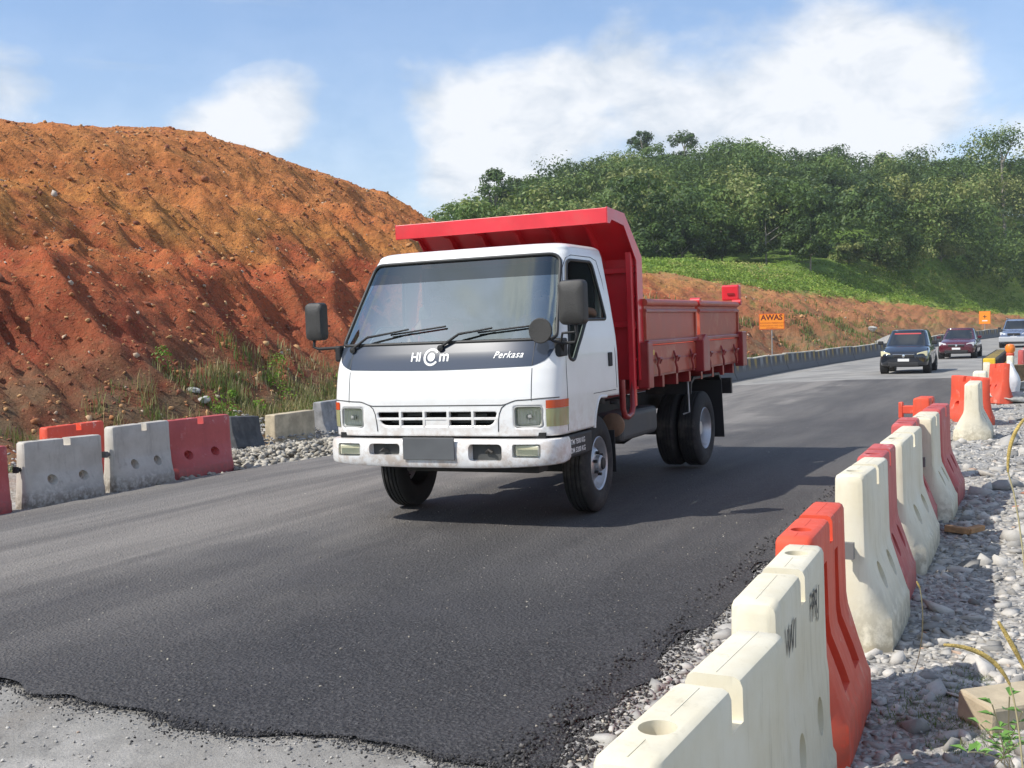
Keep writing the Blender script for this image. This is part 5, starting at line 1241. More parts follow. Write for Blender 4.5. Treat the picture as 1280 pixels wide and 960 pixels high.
# ================================================================== CARS
M_CGL = simple('dark_car_glass', (.02, .025, .03), .06, coat=.5)
M_CBLK = simple('black_plastic', (.02, .02, .021), .6)
M_HL = simple('headlamp_cream', (.68, .64, .42), .25, coat=.5)
M_HLW = simple('headlamp_clear', (.62, .64, .66), .2, coat=.6)
M_PLW = simple('white_plate', (.75, .75, .73), .5)
M_REDSTRIP = simple('red_sun_strip', (.50, .06, .06), .5)
def car(pos, rz, paint, label, Lc=3.76, Wc=1.66, Hc=1.55, hood=1.02, belt=1.02, hl=M_HL, lower=None, kind='hatch', strip=False, nm='parked_car', cat='car'):
    t = empty(nm, pos, rz, label, cat, 'vehicles following the truck'); w0 = Wc/2; xf = Lc/2; xr = -Lc/2
    # body: rings along x
    fh = .78 if kind != 'suv' else .95
    st = [(xf, .52, .40, fh-.14), (xf-.03, .34, .74, fh-.05), (xf-.10, .27, .90, fh), (xf-.28, .24, .97, fh+.06), (xf-.60, .23, 1.0, hood-.08), (xf-1.0, .22, 1.0, hood), (xf-1.5, .22, 1.0, belt), (0, .22, 1.0, belt+.01), (xr+.6, .23, 1.0, belt+.03), (xr+.15, .26, .97, belt-.02), (xr+.04, .32, .90, belt-.10), (xr, .45, .80, .90)]
    rings = []
    for (x, zb, k, zt) in st:
        w = w0*k; h = zt-zb
        half = [(w*.90, zb), (w*.985, zb+.10*h), (w, zb+.35*h), (w*.995, zb+.62*h), (w*.96, zb+.84*h), (w*.86, zb+.95*h), (w*.5, zt+.012), (0, zt+.02)]
        rings.append([(x, a, z) for a, z in half]+[(x, -a, z) for a, z in reversed(half[:-1])])
    body = MB().loft(rings).build('body', paint, t, smooth=50); md = body.modifiers.new('sub', 'SUBSURF'); md.levels = 1; md.render_levels = 2
    # cabin
    if kind == 'hatch': F0, F1, B0, B1 = xf-.86, xf-1.62, xr+.12, xr+.50
    elif kind == 'sedan': F0, F1, B0, B1 = xf-1.05, xf-1.85, xr+.62, xr+1.25
    else: F0, F1, B0, B1 = xf-1.05, xf-1.55, xr+.08, xr+.22
    def P(tt, q_, off=0):
        """tt 0..1 round half the cabin from the front centre to the rear centre, q_ 0..1 up to the roof"""
        z = belt-.05+(Hc-belt+.0)*q_; x0 = F0+(F1-F0)*q_**.95; x1 = B0+(B1-B0)*q_**1.2; w = w0*(.93-.20*q_)
        cx, hx = (x0+x1)/2, (x0-x1)/2; a = math.pi*tt; ca, sa = math.cos(a), math.sin(a); n = 5.5
        return Vector((cx+(hx+off)*math.copysign(abs(ca)**(2/n), ca), (w+off)*abs(sa)**(2/n), z))
    qs = [0, .2, .4, .6, .8, .92]; ts = [i/48 for i in range(49)]; rg = []
    for q_ in qs:
        h_ = [P(a, q_) for a in ts]; rg.append([tuple(p) for p in h_]+[(p.x, -p.y, p.z) for p in reversed(h_[1:-1])])
    for ins, dz in ((.06, .955), (.16, .985), (.35, 1.0)):
        h_ = [P(a, .92) for a in ts]; cx = (h_[0].x+h_[-1].x)/2; ww = max(p.y for p in h_)
        zt = belt-.05+(Hc-belt+.05)*dz
        row = [Vector((cx+(p.x-cx)*(1-ins*.6), p.y*(1-ins), zt)) for p in h_]; rg.append([tuple(p) for p in row]+[(p.x, -p.y, p.z) for p in reversed(row[1:-1])])
    cb = MB().loft(rg, caps=True).build('cabin', paint, t, smooth=40)
    def win(t0, t1, q0, q1, name, both=True, mt=M_CGL, off=.006):
        for s in ((1, -1) if both else (1,)):
            vs = []; fs = []; na, nb = 14, 6
            for j in range(nb+1):
                for i in range(na+1):
                    p = P(t0+(t1-t0)*i/na, q0+(q1-q0)*j/nb, off); vs.append((p.x, s*p.y, p.z))
            for j in range(nb):
                for i in range(na): fs.append((j*(na+1)+i, j*(na+1)+i+1, (j+1)*(na+1)+i+1, (j+1)*(na+1)+i))
            MB().add(vs, fs).build(name, mt, t, smooth=60)
    def wfront(t1, q0, q1, name, mt=M_CGL, off=.006, rear=False):
        vs = []; fs = []; na, nb = 24, 6
        for j in range(nb+1):
            for i in range(na+1):
                a = -t1+2*t1*i/na; tt = abs(a) if not rear else 1-abs(a); p = P(tt, q0+(q1-q0)*j/nb, off); vs.append((p.x, math.copysign(p.y, a), p.z))
        for j in range(nb):
            for i in range(na): fs.append((j*(na+1)+i, j*(na+1)+i+1, (j+1)*(na+1)+i+1, (j+1)*(na+1)+i))
        MB().add(vs, fs).build(name, mt, t, smooth=60)
    wfront(.20, .10, .90, 'windscreen'); wfront(.2, .25, .86, 'rear_window', rear=True)
    if strip: wfront(.125, .79, .865, 'sun_strip', M_REDSTRIP, .009)
    win(.33, .49, .14, .86, 'side_window'); win(.505, .66, .14, .86, 'side_window')
    # front end
    fx = xf
    for s in (1, -1):
        y0, y1 = w0*.52, w0*.93; zt = fh-.015
        hp = [(y0, zt-.13), (y0+.05, zt-.15), (y1, zt-.13), (y1+.01, zt+.05), (y1-.08, zt+.04), (y0+.02, zt-.03)]
        rg_ = [[(fx-.02-.55*max(0, (a-w0*.5))**1.5-d, s*a, b) for a, b in hp] for d in (0.0, .14)]
        MB().loft(rg_).build('headlight', hl, t, smooth=30, bevel=.012)
        MB().lathe([(0, .03), (.05, .02), (.055, -.03)], (fx-.07, s*w0*.66, .42), 'x', 14).build('fog_lamp', M_HLW, t, smooth=40)
        m_ = MB(); m_.box((F0-.42, s*(w0+.09), belt+.07), (.12, .19, .13)); m_.build('mirror', paint if kind == 'sedan' else M_CBLK, t, bevel=.03, bseg=3)
        # side details
        MB().b2(-.02, -.012, s*w0*1.001, s*(w0*1.006), .35, belt-.06).build('door_gap', M_CBLK, t); MB().b2(xf-1.22, xf-1.212, s*w0*1.001, s*(w0*1.006), .35, belt-.08).build('door_gap', M_CBLK, t)
        for x in (.35, -.65): MB().b2(x-.08, x+.08, s*w0*.995, s*(w0+.02), belt-.20, belt-.17).build('door_handle', paint, t, bevel=.006)
        for x in (xf-.74, xr+.66):
            MB().lathe([(0, s*(w0*.70)), (.345, s*w0*.72), (.345, s*(w0+.004)), (.325, s*(w0+.006)), (0, s*(w0+.003))], (x, 0, .31), 'y', 32).build('wheel_arch', M_CBLK, t, smooth=40)
            we = empty('wheel'); we.parent = t; we.location = (x, s*(w0-.06), .295); we.rotation_euler = (0, 0, 0 if s > 0 else math.pi)
            MB().lathe([(.19, -.08), (.27, -.085), (.292, -.06), (.295, 0), (.292, .06), (.27, .085), (.19, .08)], (0, 0, 0), 'y', 36).build('tyre', M_TYRE, we, smooth=40)
            rim = MB().lathe([(.195, .02), (.19, .078), (.175, .07), (.165, .02), (0, .02)], (0, 0, 0), 'y', 32)
            rim.build('rim', M_CHAS, we, smooth=40)
            for k in range(5):
                a = 2*math.pi*k/5; MB().box((.10*math.cos(a), .055, .10*math.sin(a)), (.16, .02, .038), (0, -a, 0)).build('spoke', M_RIM, we, bevel=.004)
    MB().b2(fx-.06, fx+.008, -w0*.42, w0*.42, fh-.19, fh-.10).build('grille', M_CBLK, t, bevel=.02)
    MB().b2(fx-.05, fx+.014, -w0*.44, w0*.44, fh-.095, fh-.075).build('chrome_strip', M_CHROME, t, bevel=.006)
    MB().lathe([(0, .0), (.055, .0), (.05, .02), (0, .026)], (fx+.005, 0, fh-.14), 'x', 18).build('badge', M_CHROME, t, smooth=40)
    MB().b2(fx-.08, fx+.016, -w0*.62, w0*.62, .27, .42).build('lower_intake', M_CBLK, t, bevel=.03, bseg=3)
    MB().b2(fx+.012, fx+.026, -.19, .19, fh-.33, fh-.235).build('number_plate', M_PLW, t, bevel=.004)
    if lower is not None:
        # two tone: lower bumper and sides
        MB().b2(fx-.30, fx+.05, -w0*1.0, w0*1.0, .36, .70).build('bumper', lower, t, bevel=.06, bseg=3)
        for s in (1, -1): MB().b2(xr+.2, xf-.25, s*w0*.99, s*(w0+.02), .45, .68).build('side_band', lower, t, bevel=.01)
        MB().b2(fx-.02, fx+.03, -w0*.42, w0*.42, .80, .92).build('front_grille', M_CBLK, t, bevel=.01)
        for s in (1, -1): MB().b2(-1.5, .9, s*w0*.60, s*w0*.64, Hc+.02, Hc+.06).build('roof_rail', lower, t, bevel=.01)
    for sx in (-.36, .36): MB().b2(.0, .5, sx-.24, sx+.24, .75, 1.28).build('seat', M_SEAT, t, bevel=.06)
    return t
P_BLK = simple('black_car_paint', (.012, .016, .024), .14, coat=1, dirt=(.10, .08, .07), dscale=1.5, damt=.25)
P_MAR = simple('maroon_car_paint', (.085, .008, .018), .22, coat=1, var=.1)
P_BLU = simple('blue_grey_car_paint', (.13, .17, .26), .25, coat=.6, var=.1)
P_SIL = simple('silver_paint', (.52, .53, .54), .35, metal=.3, coat=.3)
car(gpt(-.25, 34.9, .0), ROAD_YAW+math.pi, P_BLK, 'black hatchback with cream headlamps and a red sun strip driving behind the truck', Lc=3.7, strip=True, nm='car')
car(gpt(-.05, 51.8, .0), ROAD_YAW+math.pi-.03, P_MAR, 'dark maroon sedan with tinted windscreen following the black hatchback', Lc=4.2, Wc=1.70, Hc=1.48, hood=.98, belt=.96, hl=M_HLW, kind='sedan', nm='car')
car(gpt(.75, 71.5, .0), ROAD_YAW+math.pi-.06, P_BLU, 'blue grey and silver off road wagon at the right edge, last of the three vehicles', Lc=4.4, Wc=1.75, Hc=1.80, hood=1.10, belt=1.16, hl=M_HLW, kind='suv', lower=P_SIL, nm='car')
# ================================================================== PEOPLE IN THE TRUCK
M_SKIN = simple('skin', (.30, .15, .09), .55, var=.08)
M_HAIR = simple('black_hair', (.012, .010, .009), .6)
def person(y, shirt, label, pose):
    J = dict(pel=(.10, y, 1.20), sp=(.06, y, 1.36), ch=(.02, y, 1.53), nk=(.01, y, 1.655), hd=(.03, y, 1.745), tp=(.02, y, 1.845))
    s = 1 if y > 0 else -1
    J.update(sl=(.02, y+.17, 1.58), sr=(.02, y-.17, 1.58), hl=(.14, y+.10, 1.17), hr=(.14, y-.10, 1.17), kl=(.56, y+.13, 1.24), kr=(.56, y-.13, 1.24), al=(.66, y+.13, 1.02), ar=(.66, y-.13, 1.02), tl=(.80, y+.13, 1.01), tr=(.80, y-.13, 1.01))
    J.update(pose)
    rad = dict(pel=.14, sp=.125, ch=.135, nk=.055, hd=.088, tp=.080, sl=.062, sr=.062, el=.043, er=.043, wl=.029, wr=.029, hl=.095, hr=.095, kl=.065, kr=.065, al=.042, ar=.042, tl=.035, tr=.035, pl=.034, pr=.034)
    E = [('pel', 'sp'), ('sp', 'ch'), ('ch', 'nk'), ('nk', 'hd'), ('hd', 'tp'), ('ch', 'sl'), ('sl', 'el'), ('el', 'wl'), ('wl', 'pl'), ('ch', 'sr'), ('sr', 'er'), ('er', 'wr'), ('wr', 'pr'), ('pel', 'hl'), ('hl', 'kl'), ('kl', 'al'), ('al', 'tl'), ('pel', 'hr'), ('hr', 'kr'), ('kr', 'ar'), ('ar', 'tr')]
    for sd_ in 'lr':
        w = Vector(J['w'+sd_]); p = Vector(J['p'+sd_]); d = (p-w).normalized(); side = d.cross(Vector((0, 0, 1))).normalized()
        for k, (o_, ln) in enumerate(((-.030, .055), (-.010, .065), (.010, .062), (.030, .048))):
            n1, n2 = 'f%s%da' % (sd_, k), 'f%s%db' % (sd_, k); J[n1] = tuple(p+side*o_+d*.025); J[n2] = tuple(p+side*o_+d*(.025+ln)+Vector((0, 0, -.022))); rad[n1] = .0105; rad[n2] = .0085; E += [('p'+sd_, n1), (n1, n2)]
        J['t'+sd_+'h'] = tuple(w+side*.045+d*.035+Vector((0, 0, -.01))); rad['t'+sd_+'h'] = .012; E.append(('w'+sd_, 't'+sd_+'h'))
    J['no'] = (J['hd'][0]+.115, J['hd'][1], J['hd'][2]+.005); rad['no'] = .014; E.append(('hd', 'no'))
    def skin(names, edges, grow, nm, mat, parent):
        ids = {n: i for i, n in enumerate(names)}; me = bpy.data.meshes.new(nm); me.from_pydata([J[n] for n in names], [(ids[a], ids[b]) for a, b in edges], [])
        o = bpy.data.objects.new(nm, me); COL.objects.link(o); md = o.modifiers.new('skin', 'SKIN')
        for n in names: v = me.skin_vertices[0].data[ids[n]]; v.radius = (rad[n]*grow(n), rad[n]*grow(n)); v.use_root = (n == names[0])
        sb = o.modifiers.new('sub', 'SUBSURF'); sb.levels = 2; sb.render_levels = 2
        bpy.context.view_layer.update(); m2 = bpy.data.meshes.new_from_object(o.evaluated_get(bpy.context.evaluated_depsgraph_get())); bpy.data.objects.remove(o)
        m2.materials.clear(); m2.polygons.foreach_set('use_smooth', [True]*len(m2.polygons))
        return link_mesh(nm, m2, mat, parent)
    root = skin(list(J), E, lambda n: 1, 'person', M_SKIN, None); root.matrix_world = TM
    setp(root, label, 'person')
    cl = ['ch', 'sp', 'pel', 'sl', 'sr']; J['ml'] = tuple((Vector(J['sl'])*.45+Vector(J['el'])*.55)); J['mr'] = tuple((Vector(J['sr'])*.45+Vector(J['er'])*.55)); rad['ml'] = rad['mr'] = .056
    skin(cl+['ml', 'mr'], [('pel', 'sp'), ('sp', 'ch'), ('ch', 'sl'), ('ch', 'sr'), ('sl', 'ml'), ('sr', 'mr')], lambda n: 1.12, 'shirt', shirt, root)
    skin(['hl', 'kl', 'hr', 'kr', 'pel', 'al', 'ar'], [('pel', 'hl'), ('hl', 'kl'), ('kl', 'al'), ('pel', 'hr'), ('hr', 'kr'), ('kr', 'ar')], lambda n: 1.10, 'trousers', M_INT, root)
    V0, F0 = ico(2); V = V0*np.array([.105, .092, .10])+np.array(J['tp'])+[-.02, 0, -.015]; V = V+.0*V
    keep = [tuple(f) for f in F0 if V[f].mean(0)[2] > J['tp'][2]-.05 and (V[f].mean(0)[0] < J['tp'][0]+.06 or V[f].mean(0)[2] > J['tp'][2]+.03)]
    hb_ = MB().add([tuple(v) for v in V], keep).build('hair', M_HAIR, root, smooth=60)
    for sg in (-1, 1): MB().lathe([(0, .006), (.009, 0), (0, -.006)], (J['hd'][0]+.082, J['hd'][1]+sg*.032, J['hd'][2]+.035), 'x', 10).build('eye', M_BLACK, root)
    return root
person(.50, simple('dark_shirt', (.03, .03, .035), .9), 'passenger in a dark shirt resting a bare forearm on the near cab window', dict(el=(-.13, .90, 1.625), wl=(.13, .905, 1.655), pl=(.20, .89, 1.66), er=(.16, .28, 1.36), wr=(.38, .36, 1.33), pr=(.45, .38, 1.33)))
person(-.48, simple('red_shirt', (.40, .03, .03), .9), 'driver in a red shirt holding the steering wheel behind the windscreen', dict(el=(.18, -.24, 1.36), wl=(.40, -.34, 1.46), pl=(.46, -.35, 1.49), er=(.18, -.74, 1.36), wr=(.40, -.62, 1.46), pr=(.46, -.61, 1.49)))
# ================================================================== VEGETATION
M_LEAF = mat_leaf('tree_leaves', [(0, (.022, .044, .016)), (.3, (.048, .088, .026)), (.6, (.092, .15, .036)), (.85, (.155, .225, .055)), (1, (.25, .27, .09))], .22)
M_LEAFB = mat_leaf('bright_undergrowth', [(0, (.08, .16, .018)), (.5, (.17, .32, .03)), (1, (.28, .40, .06))], .25)
M_FLD = mat_leaf('field_leaves', [(0, (.12, .20, .03)), (.4, (.22, .34, .045)), (.75, (.32, .40, .07)), (1, (.42, .37, .14))], .25)
M_BARK = simple('pale_bark', (.26, .23, .19), .9, var=.3, vscale=3)
M_GRASS = mat_leaf('grass_blades', [(0, (.06, .11, .02)), (.4, (.12, .17, .04)), (.7, (.26, .24, .10)), (1, (.40, .31, .17))], .25)
def leaf_quads(C, Rr, n, size, rg, tint=None, flat=.8):
    """n leaf sprays round each clump centre C, radius Rr"""
    k = len(C); m = k*n
    d = rg.normal(size=(m, 3)); d /= np.linalg.norm(d, axis=1)[:, None]; rad_ = np.repeat(Rr, n)*rg.uniform(.45, 1.08, m)
    P = np.repeat(C, n, axis=0)+d*rad_[:, None]*[1, 1, flat]
    a = rg.normal(size=(m, 3)); a /= np.linalg.norm(a, axis=1)[:, None]; nn = d*.7+a*.6+[0, 0, .35]; nn /= np.linalg.norm(nn, axis=1)[:, None]
    u = np.cross(nn, a); u /= np.linalg.norm(u, axis=1)[:, None]; v = np.cross(nn, u)
    s_ = (size*rg.uniform(.55, 1.3, m))[:, None]; u = u*s_; v = v*s_*.6
    V = np.stack([P-u, P-v*.8, P+u, P+v*.8], 1).reshape(-1, 3)
    F = np.arange(m*4).reshape(-1, 4)
    t = rg.uniform(0, 1, k) if tint is None else tint
    T = np.clip(np.repeat(t, n)+rg.normal(0, .10, m), 0, 1); return V, F, np.repeat(T, 4)
def crown_clumps(kind, rg):
    """unit tree, height 1"""
    if kind == 0: n, rx, z0, z1, rr = 26, .36, .24, .88, .14
    elif kind == 1: n, rx, z0, z1, rr = 20, .26, .55, .95, .10
    elif kind == 2: n, rx, z0, z1, rr = 30, .42, .30, .90, .135
    elif kind == 3: n, rx, z0, z1, rr = 13, .30, .72, .96, .085           # flat emergent
    else: n, rx, z0, z1, rr = 26, .55, .15, .85, .16                       # bush
    C = []
    for i in range(n):
        a = rg.uniform(0, 2*math.pi); q_ = rg.uniform(0, 1); z = z0+(z1-z0)*q_; w = rx*math.sqrt(max(.05, 1-(2*q_-.9)**2*.85))*rg.uniform(.45, 1.05); C.append((w*math.cos(a), w*math.sin(a), z))
    C = np.array(C); return C, rr*rg.uniform(.7, 1.35, n)
def trunk_mb(kind, C, rg, H):
    mb = MB(); top = .80 if kind != 4 else .4; bend = rg.normal(0, .02, 2)
    pts = [(bend[0]*k*4*H*.2, bend[1]*k*4*H*.2, H*top*k-.3*(k == 0)) for k in (0, .25, .5, .75, 1)]
    mb.tube(pts, [.017*H, .013*H, .010*H, .008*H, .004*H], 7)
    for c in C[::4]:
        z0 = max(.25 if kind != 4 else .05, c[2]-.22); k = z0/top; b0 = (pts[2][0], pts[2][1], z0*H); mb.tube([b0, (c[0]*.5*H, c[1]*.5*H, (z0*.45+c[2]*.55)*H), tuple(c*H)], [.009*H, .006*H, .003*H], 5)
    return mb
def tree_at(u, Y, vtop, wpx, kind, label, n=70, leaf=.30, seed=1, mat=None, name='tree', cat='tree', group=None, tint=.5):
    rg = np.random.default_rng(seed); x = (u-640)/1414.2*Y; zg = gz(x, Y); hor = 414.7-(u-640)*.0231; zt = 1.53+(hor-vtop)/1414.2*Y; H = max(1.2, zt-zg)
    t = empty(name, (x, Y, zg), 0, label, cat, group)
    C, rr = crown_clumps(kind, rg); wid = wpx/1414.2*Y; base = {0: .68, 1: .52, 2: .84, 3: .60, 4: 1.1}[kind]; sx_ = wid/(base*H)
    C = C*np.array([sx_, sx_, 1])*H; V, F, T = leaf_quads(C, rr*H*math.sqrt(max(.5, sx_)), n, leaf, rg, np.clip(rg.normal(tint, .16, len(C)), 0, 1))
    np_mesh('crown', V, F, mat or M_LEAF, smooth=False, parent=t, attr=T)
    trunk_mb(kind, C/H, rg, H).build('trunk', M_BARK, t, smooth=50)
    return t
# individually readable trees
IT = [(624, 150, 212, 40, 1, 'tall open crowned tree at the left end of the wooded hill, above the truck canopy'),
      (596, 140, 256, 34, 0, 'low dark tree where the wooded hill meets the orange slope'),
      (650, 175, 214, 30, 0, 'dark rounded tree right of the tall one at the left end of the hill'),
      (808, 215, 165, 34, 3, 'slender flat topped tree on the hill skyline, left of the twin one'),
      (860, 215, 166, 40, 3, 'dark umbrella shaped tree highest on the hill skyline'),
      (716, 215, 203, 40, 2, 'small rounded skyline tree on the falling left shoulder of the hill'),
      (942, 200, 182, 32, 3, 'thin crowned skyline tree right of the highest umbrella tree'),
      (1000, 205, 186, 60, 0, 'broad skyline tree near the middle of the hill'),
      (1048, 205, 183, 42, 1, 'pointed skyline tree standing above its neighbours mid hill'),
      (1100, 200, 190, 54, 0, 'full rounded skyline tree towards the right of the hill'),
      (1160, 185, 197, 56, 2, 'pale green rounded tree on the right skyline'),
      (1258, 178, 160, 72, 1, 'very tall open tree with bare branches at the top right edge'),
      (1118, 142, 287, 90, 4, 'large light green bush at the far edge of the bright field'),
      (1178, 158, 276, 70, 4, 'rounded light green bushy tree right of the large bush'),
      (1243, 172, 284, 84, 4, 'bushy green tree at the right, just above the dirt slope'),
      (1060, 136, 300, 60, 4, 'low spreading bush at the left of the light green bushes'),
      (1222, 166, 318, 50, 4, 'low green shrub under the bushy trees at the right'),
      (905, 128, 262, 60, 0, 'mid green tree at the lower forest edge above the field, pale stem below'),
      (855, 122, 270, 56, 2, 'leafy tree at the forest edge right behind the tipper bed'),
      (960, 126, 258, 62, 0, 'dark leafy tree at the forest edge over the bright field'),
      (1015, 124, 262, 58, 2, 'rounded forest edge tree above the middle of the field'),
      (820, 118, 280, 50, 2, 'dense tree low on the hill directly right of the truck headboard')]
for i, (u, Y, vt, w, k, lb_) in enumerate(IT):
    bush = k == 4
    tree_at(u, Y, vt, w, k, lb_, n=190 if Y < 150 else 130, leaf=.19 if Y < 150 else .23, seed=100+i, name='bush' if bush else 'tree', cat='bush' if bush else 'tree', tint=.78 if bush else .42)
RT = [(9.5, 62, 3.0), (12, 72, 4.5), (10, 84, 4.2), (15, 95, 7), (12, 108, 6), (19, 84, 6), (22, 110, 9)]
for i, (r, l, H) in enumerate(RT):
    p = gpt(r, l); rg = np.random.default_rng(300+i); t = empty('bush', p, 0, ['shrub right of the road nearest the wagon', 'dark green bush beside the far right verge', 'second dark bush along the far right verge', 'leafy tree right of the far bend', 'low tree beyond the dark bushes on the right', 'bushy tree set back on the right of the road', 'tallest tree set back on the right of the road'][i]+' at the photo edge', 'bush')
    C, rr = crown_clumps(4, rg); C = C*H*np.array([.8, .8, 1]); V, F, T = leaf_quads(C, rr*H, 90, .24, rg, np.clip(rg.normal(.35, .15, len(C)), 0, 1)); np_mesh('crown', V, F, M_LEAF, smooth=False, parent=t, attr=T); trunk_mb(4, C/H, rg, H).build('trunk', M_BARK, t)
# the wood on the hill: one mass of many crowns
rgF = np.random.default_rng(5)
pos = []
for d in np.arange(118, 262, 5.6):
    for u in np.arange(470, 1700, 5.9/d*1414):
        uu = u+rgF.uniform(-.5, .5)*4.6/d*1414; dd = d+rgF.uniform(-2, 2); pos.append((uu, dd))
kinds_ = []
for k in range(10):
    C, rr = crown_clumps([0, 1, 2, 0, 2, 3, 0, 2, 1, 0][k], rgF); kinds_.append((C, rr))
VV = []; FF = []; TT = []; off = 0; tv = MB()
for (u, d) in pos:
    a = math.atan((u-640)/1414.2); x, y = d*math.sin(a), d*math.cos(a); r_, l_ = rl_of(np.array(x), np.array(y))
    if r_ > (-24 if l_ < 100 else -21) and u > 1100 and r_ < 30: continue
    if u < 575: continue
    uu = u; edge = np.interp(uu, [500, 800, 900, 1020, 1120, 1200, 1280, 1500], [118, 122, 127, 130, 146, 164, 178, 190])
    if d < edge: continue
    zg = gz(x, y); H = rgF.uniform(6.5, 11.0)*np.interp(u, [1120, 1280], [1, 1.3])*(1 if rgF.uniform() > .06 else 1.25); C, rr = kinds_[rgF.integers(0, 10)]; ang = rgF.uniform(0, 6.28); ca, sa = math.cos(ang), math.sin(ang)
    CC = np.c_[C[:, 0]*ca-C[:, 1]*sa, C[:, 0]*sa+C[:, 1]*ca, C[:, 2]]*H*np.array([1.25, 1.25, .95]); nq = 84 if d < 165 else 60
    tb = np.clip(rgF.normal(.45, .27), .0, 1.0)
    V, F, T = leaf_quads(CC, rr*H*1.15, nq, .27, rgF, np.clip(rgF.normal(tb, .09, len(CC)), 0, 1)); V += [x, y, zg]; VV.append(V); FF.append(F+off); TT.append(T); off += len(V)
    if d < 150 and rgF.uniform() < .25:
        tv.tube([(x, y, zg-.3), (x+rgF.normal(0, .2), y, zg+H*.45), (x+rgF.normal(0, .4), y, zg+H*.8)], [.13, .10, .05], 5)
setp(np_mesh('forest', np.concatenate(VV), np.concatenate(FF), M_LEAF, smooth=False, attr=np.concatenate(TT)), kind='stuff')
setp(tv.build('forest_stems', M_BARK, smooth=50, fix=False), kind='stuff')
# bright undergrowth covering the field in front of the wood
n = 11000; d = rgF.uniform(62, 190, n); u = rgF.uniform(780, 1500, n); a = np.arctan((u-640)/1414.2); x, y = d*np.sin(a), d*np.cos(a); r_, l_ = rl_of(x, y); k = (r_ < -23.5) & (d < np.interp(u, [780, 1020, 1120, 1280, 1500], [132, 134, 152, 190, 200])); x, y = x[k], y[k]
z = terrain(x, y); C = np.c_[x, y, z+.15]; V, F, T = leaf_quads(C, rgF.uniform(.3, .7, len(C)), 26, .11, rgF, np.clip(fbm(x*.12, y*.12, 4, 9)*2.0-.5+rgF.normal(0, .15, len(C)), 0, 1), flat=.55)
setp(np_mesh('undergrowth', V, F, M_FLD, smooth=False, attr=T), kind='stuff')
n = 9000; l = rgF.uniform(75, 195, n); r_ = -rgF.uniform(9.5, 27, n); x, y = xy_of(r_, l); z = terrain(x, y); k = z > np.interp(l, [70, 170], [5.4, 1.6])+1.6*(fbm(x*.2, y*.2, 3, 49)-.5); C = np.c_[x, y, z+.1][k]
V, F, T = leaf_quads(C, rgF.uniform(.3, .8, len(C)), 22, .11, rgF, np.clip(rgF.normal(.45, .25, len(C))-.5*(rgF.uniform(0, 1, len(C)) < .12), 0, 1), flat=.5); setp(np_mesh('slope_scrub', V, F, M_FLD, smooth=False, attr=T), kind='stuff')
# ---- grass and weeds
def blades(P, h, w, rg, lean=.35):
    n = len(P); a = rg.uniform(0, 2*np.pi, n); d = np.c_[np.cos(a), np.sin(a), np.zeros(n)]; b = np.c_[-np.sin(a), np.cos(a), np.zeros(n)]
    ln = rg.uniform(.1, 1, n)*lean; h = h[:, None]; w = w[:, None]
    m = P+d*ln[:, None]*h*.3+[0, 0, 1]*h*.6; t = P+d*ln[:, None]*h+[0, 0, 1]*h*.95
    V = np.stack([P-b*w, P+b*w, m+b*w*.7, m-b*w*.7, t+b*w*.1, t-b*w*.1], 1).reshape(-1, 3); i = np.arange(n)*6
    F = np.concatenate([np.stack([i, i+1, i+2, i+3], 1), np.stack([i+3, i+2, i+4, i+5], 1)]); return V, F
def grass(name, x, y, h, w, tint, rg, lean=.5):
    z = terrain(x, y)-.02; V, F = blades(np.c_[x, y, z], h, w, rg, lean); return setp(np_mesh(name, V, F, M_GRASS, smooth=False, attr=np.repeat(tint, 6)), kind='stuff')
# clumps along the foot of the cut slope
n = 2600; l = rgF.uniform(-3, 30, n); rr_ = -rgF.uniform(8.6, 12.2, n); dens = np.interp(l, [-3, 4, 8, 12, 20, 30], [.03, .05, .18, 1, .9, .6])*np.interp(-rr_, [8.6, 9.3, 10.6, 12.2], [.5, 1, .7, .05])
k = (rgF.uniform(0, 1, n) < dens) & (fbm(l*.5, rr_*.6, 3, 19) > .36); l, rr_ = l[k], rr_[k]
m = 36; L2 = np.repeat(l, m)+rgF.normal(0, .16, len(l)*m); R2 = np.repeat(rr_, m)+rgF.normal(0, .14, len(l)*m); x, y = xy_of(R2, L2)
hh = np.repeat(rgF.uniform(.10, .40, len(l)), m)*rgF.uniform(.5, 1.2, len(x)); tt = np.clip(np.repeat(rgF.beta(2.2, 1.2, len(l)), m)+rgF.normal(0, .12, len(x)), 0, 1)
grass('slope_grass', x, y, hh, rgF.uniform(.005, .013, len(x)), tt, rgF)
# leafy weeds among it
n = 85; l = rgF.uniform(8, 26, n); r_ = -rgF.uniform(9.0, 12.2, n); x, y = xy_of(r_, l); z = terrain(x, y); k = fbm(l*.4, r_*.5, 3, 29) > .44; C = np.c_[x, y, z+.22][k]
V, F, T = leaf_quads(C, rgF.uniform(.10, .30, len(C)), 70, .035, rgF, np.clip(rgF.normal(.5, .25, len(C)), 0, 1)); setp(np_mesh('weeds', V, F, M_LEAFB, smooth=False, attr=T), kind='stuff')
# grass on the slopes farther along
n = 900; l = rgF.uniform(28, 100, n); r_ = -rgF.uniform(8.5, 17, n); k = fbm(l*.12, r_*.4, 3, 39) > .55; l, r_ = l[k], r_[k]; m = 14
L2 = np.repeat(l, m)+rgF.normal(0, .35, len(l)*m); R2 = np.repeat(r_, m)+rgF.normal(0, .3, len(l)*m); x, y = xy_of(R2, L2); grass('far_slope_grass', x, y, rgF.uniform(.15, .5, len(x)), rgF.uniform(.02, .04, len(x)), np.clip(rgF.normal(.45, .2, len(x)), 0, 1), rgF)
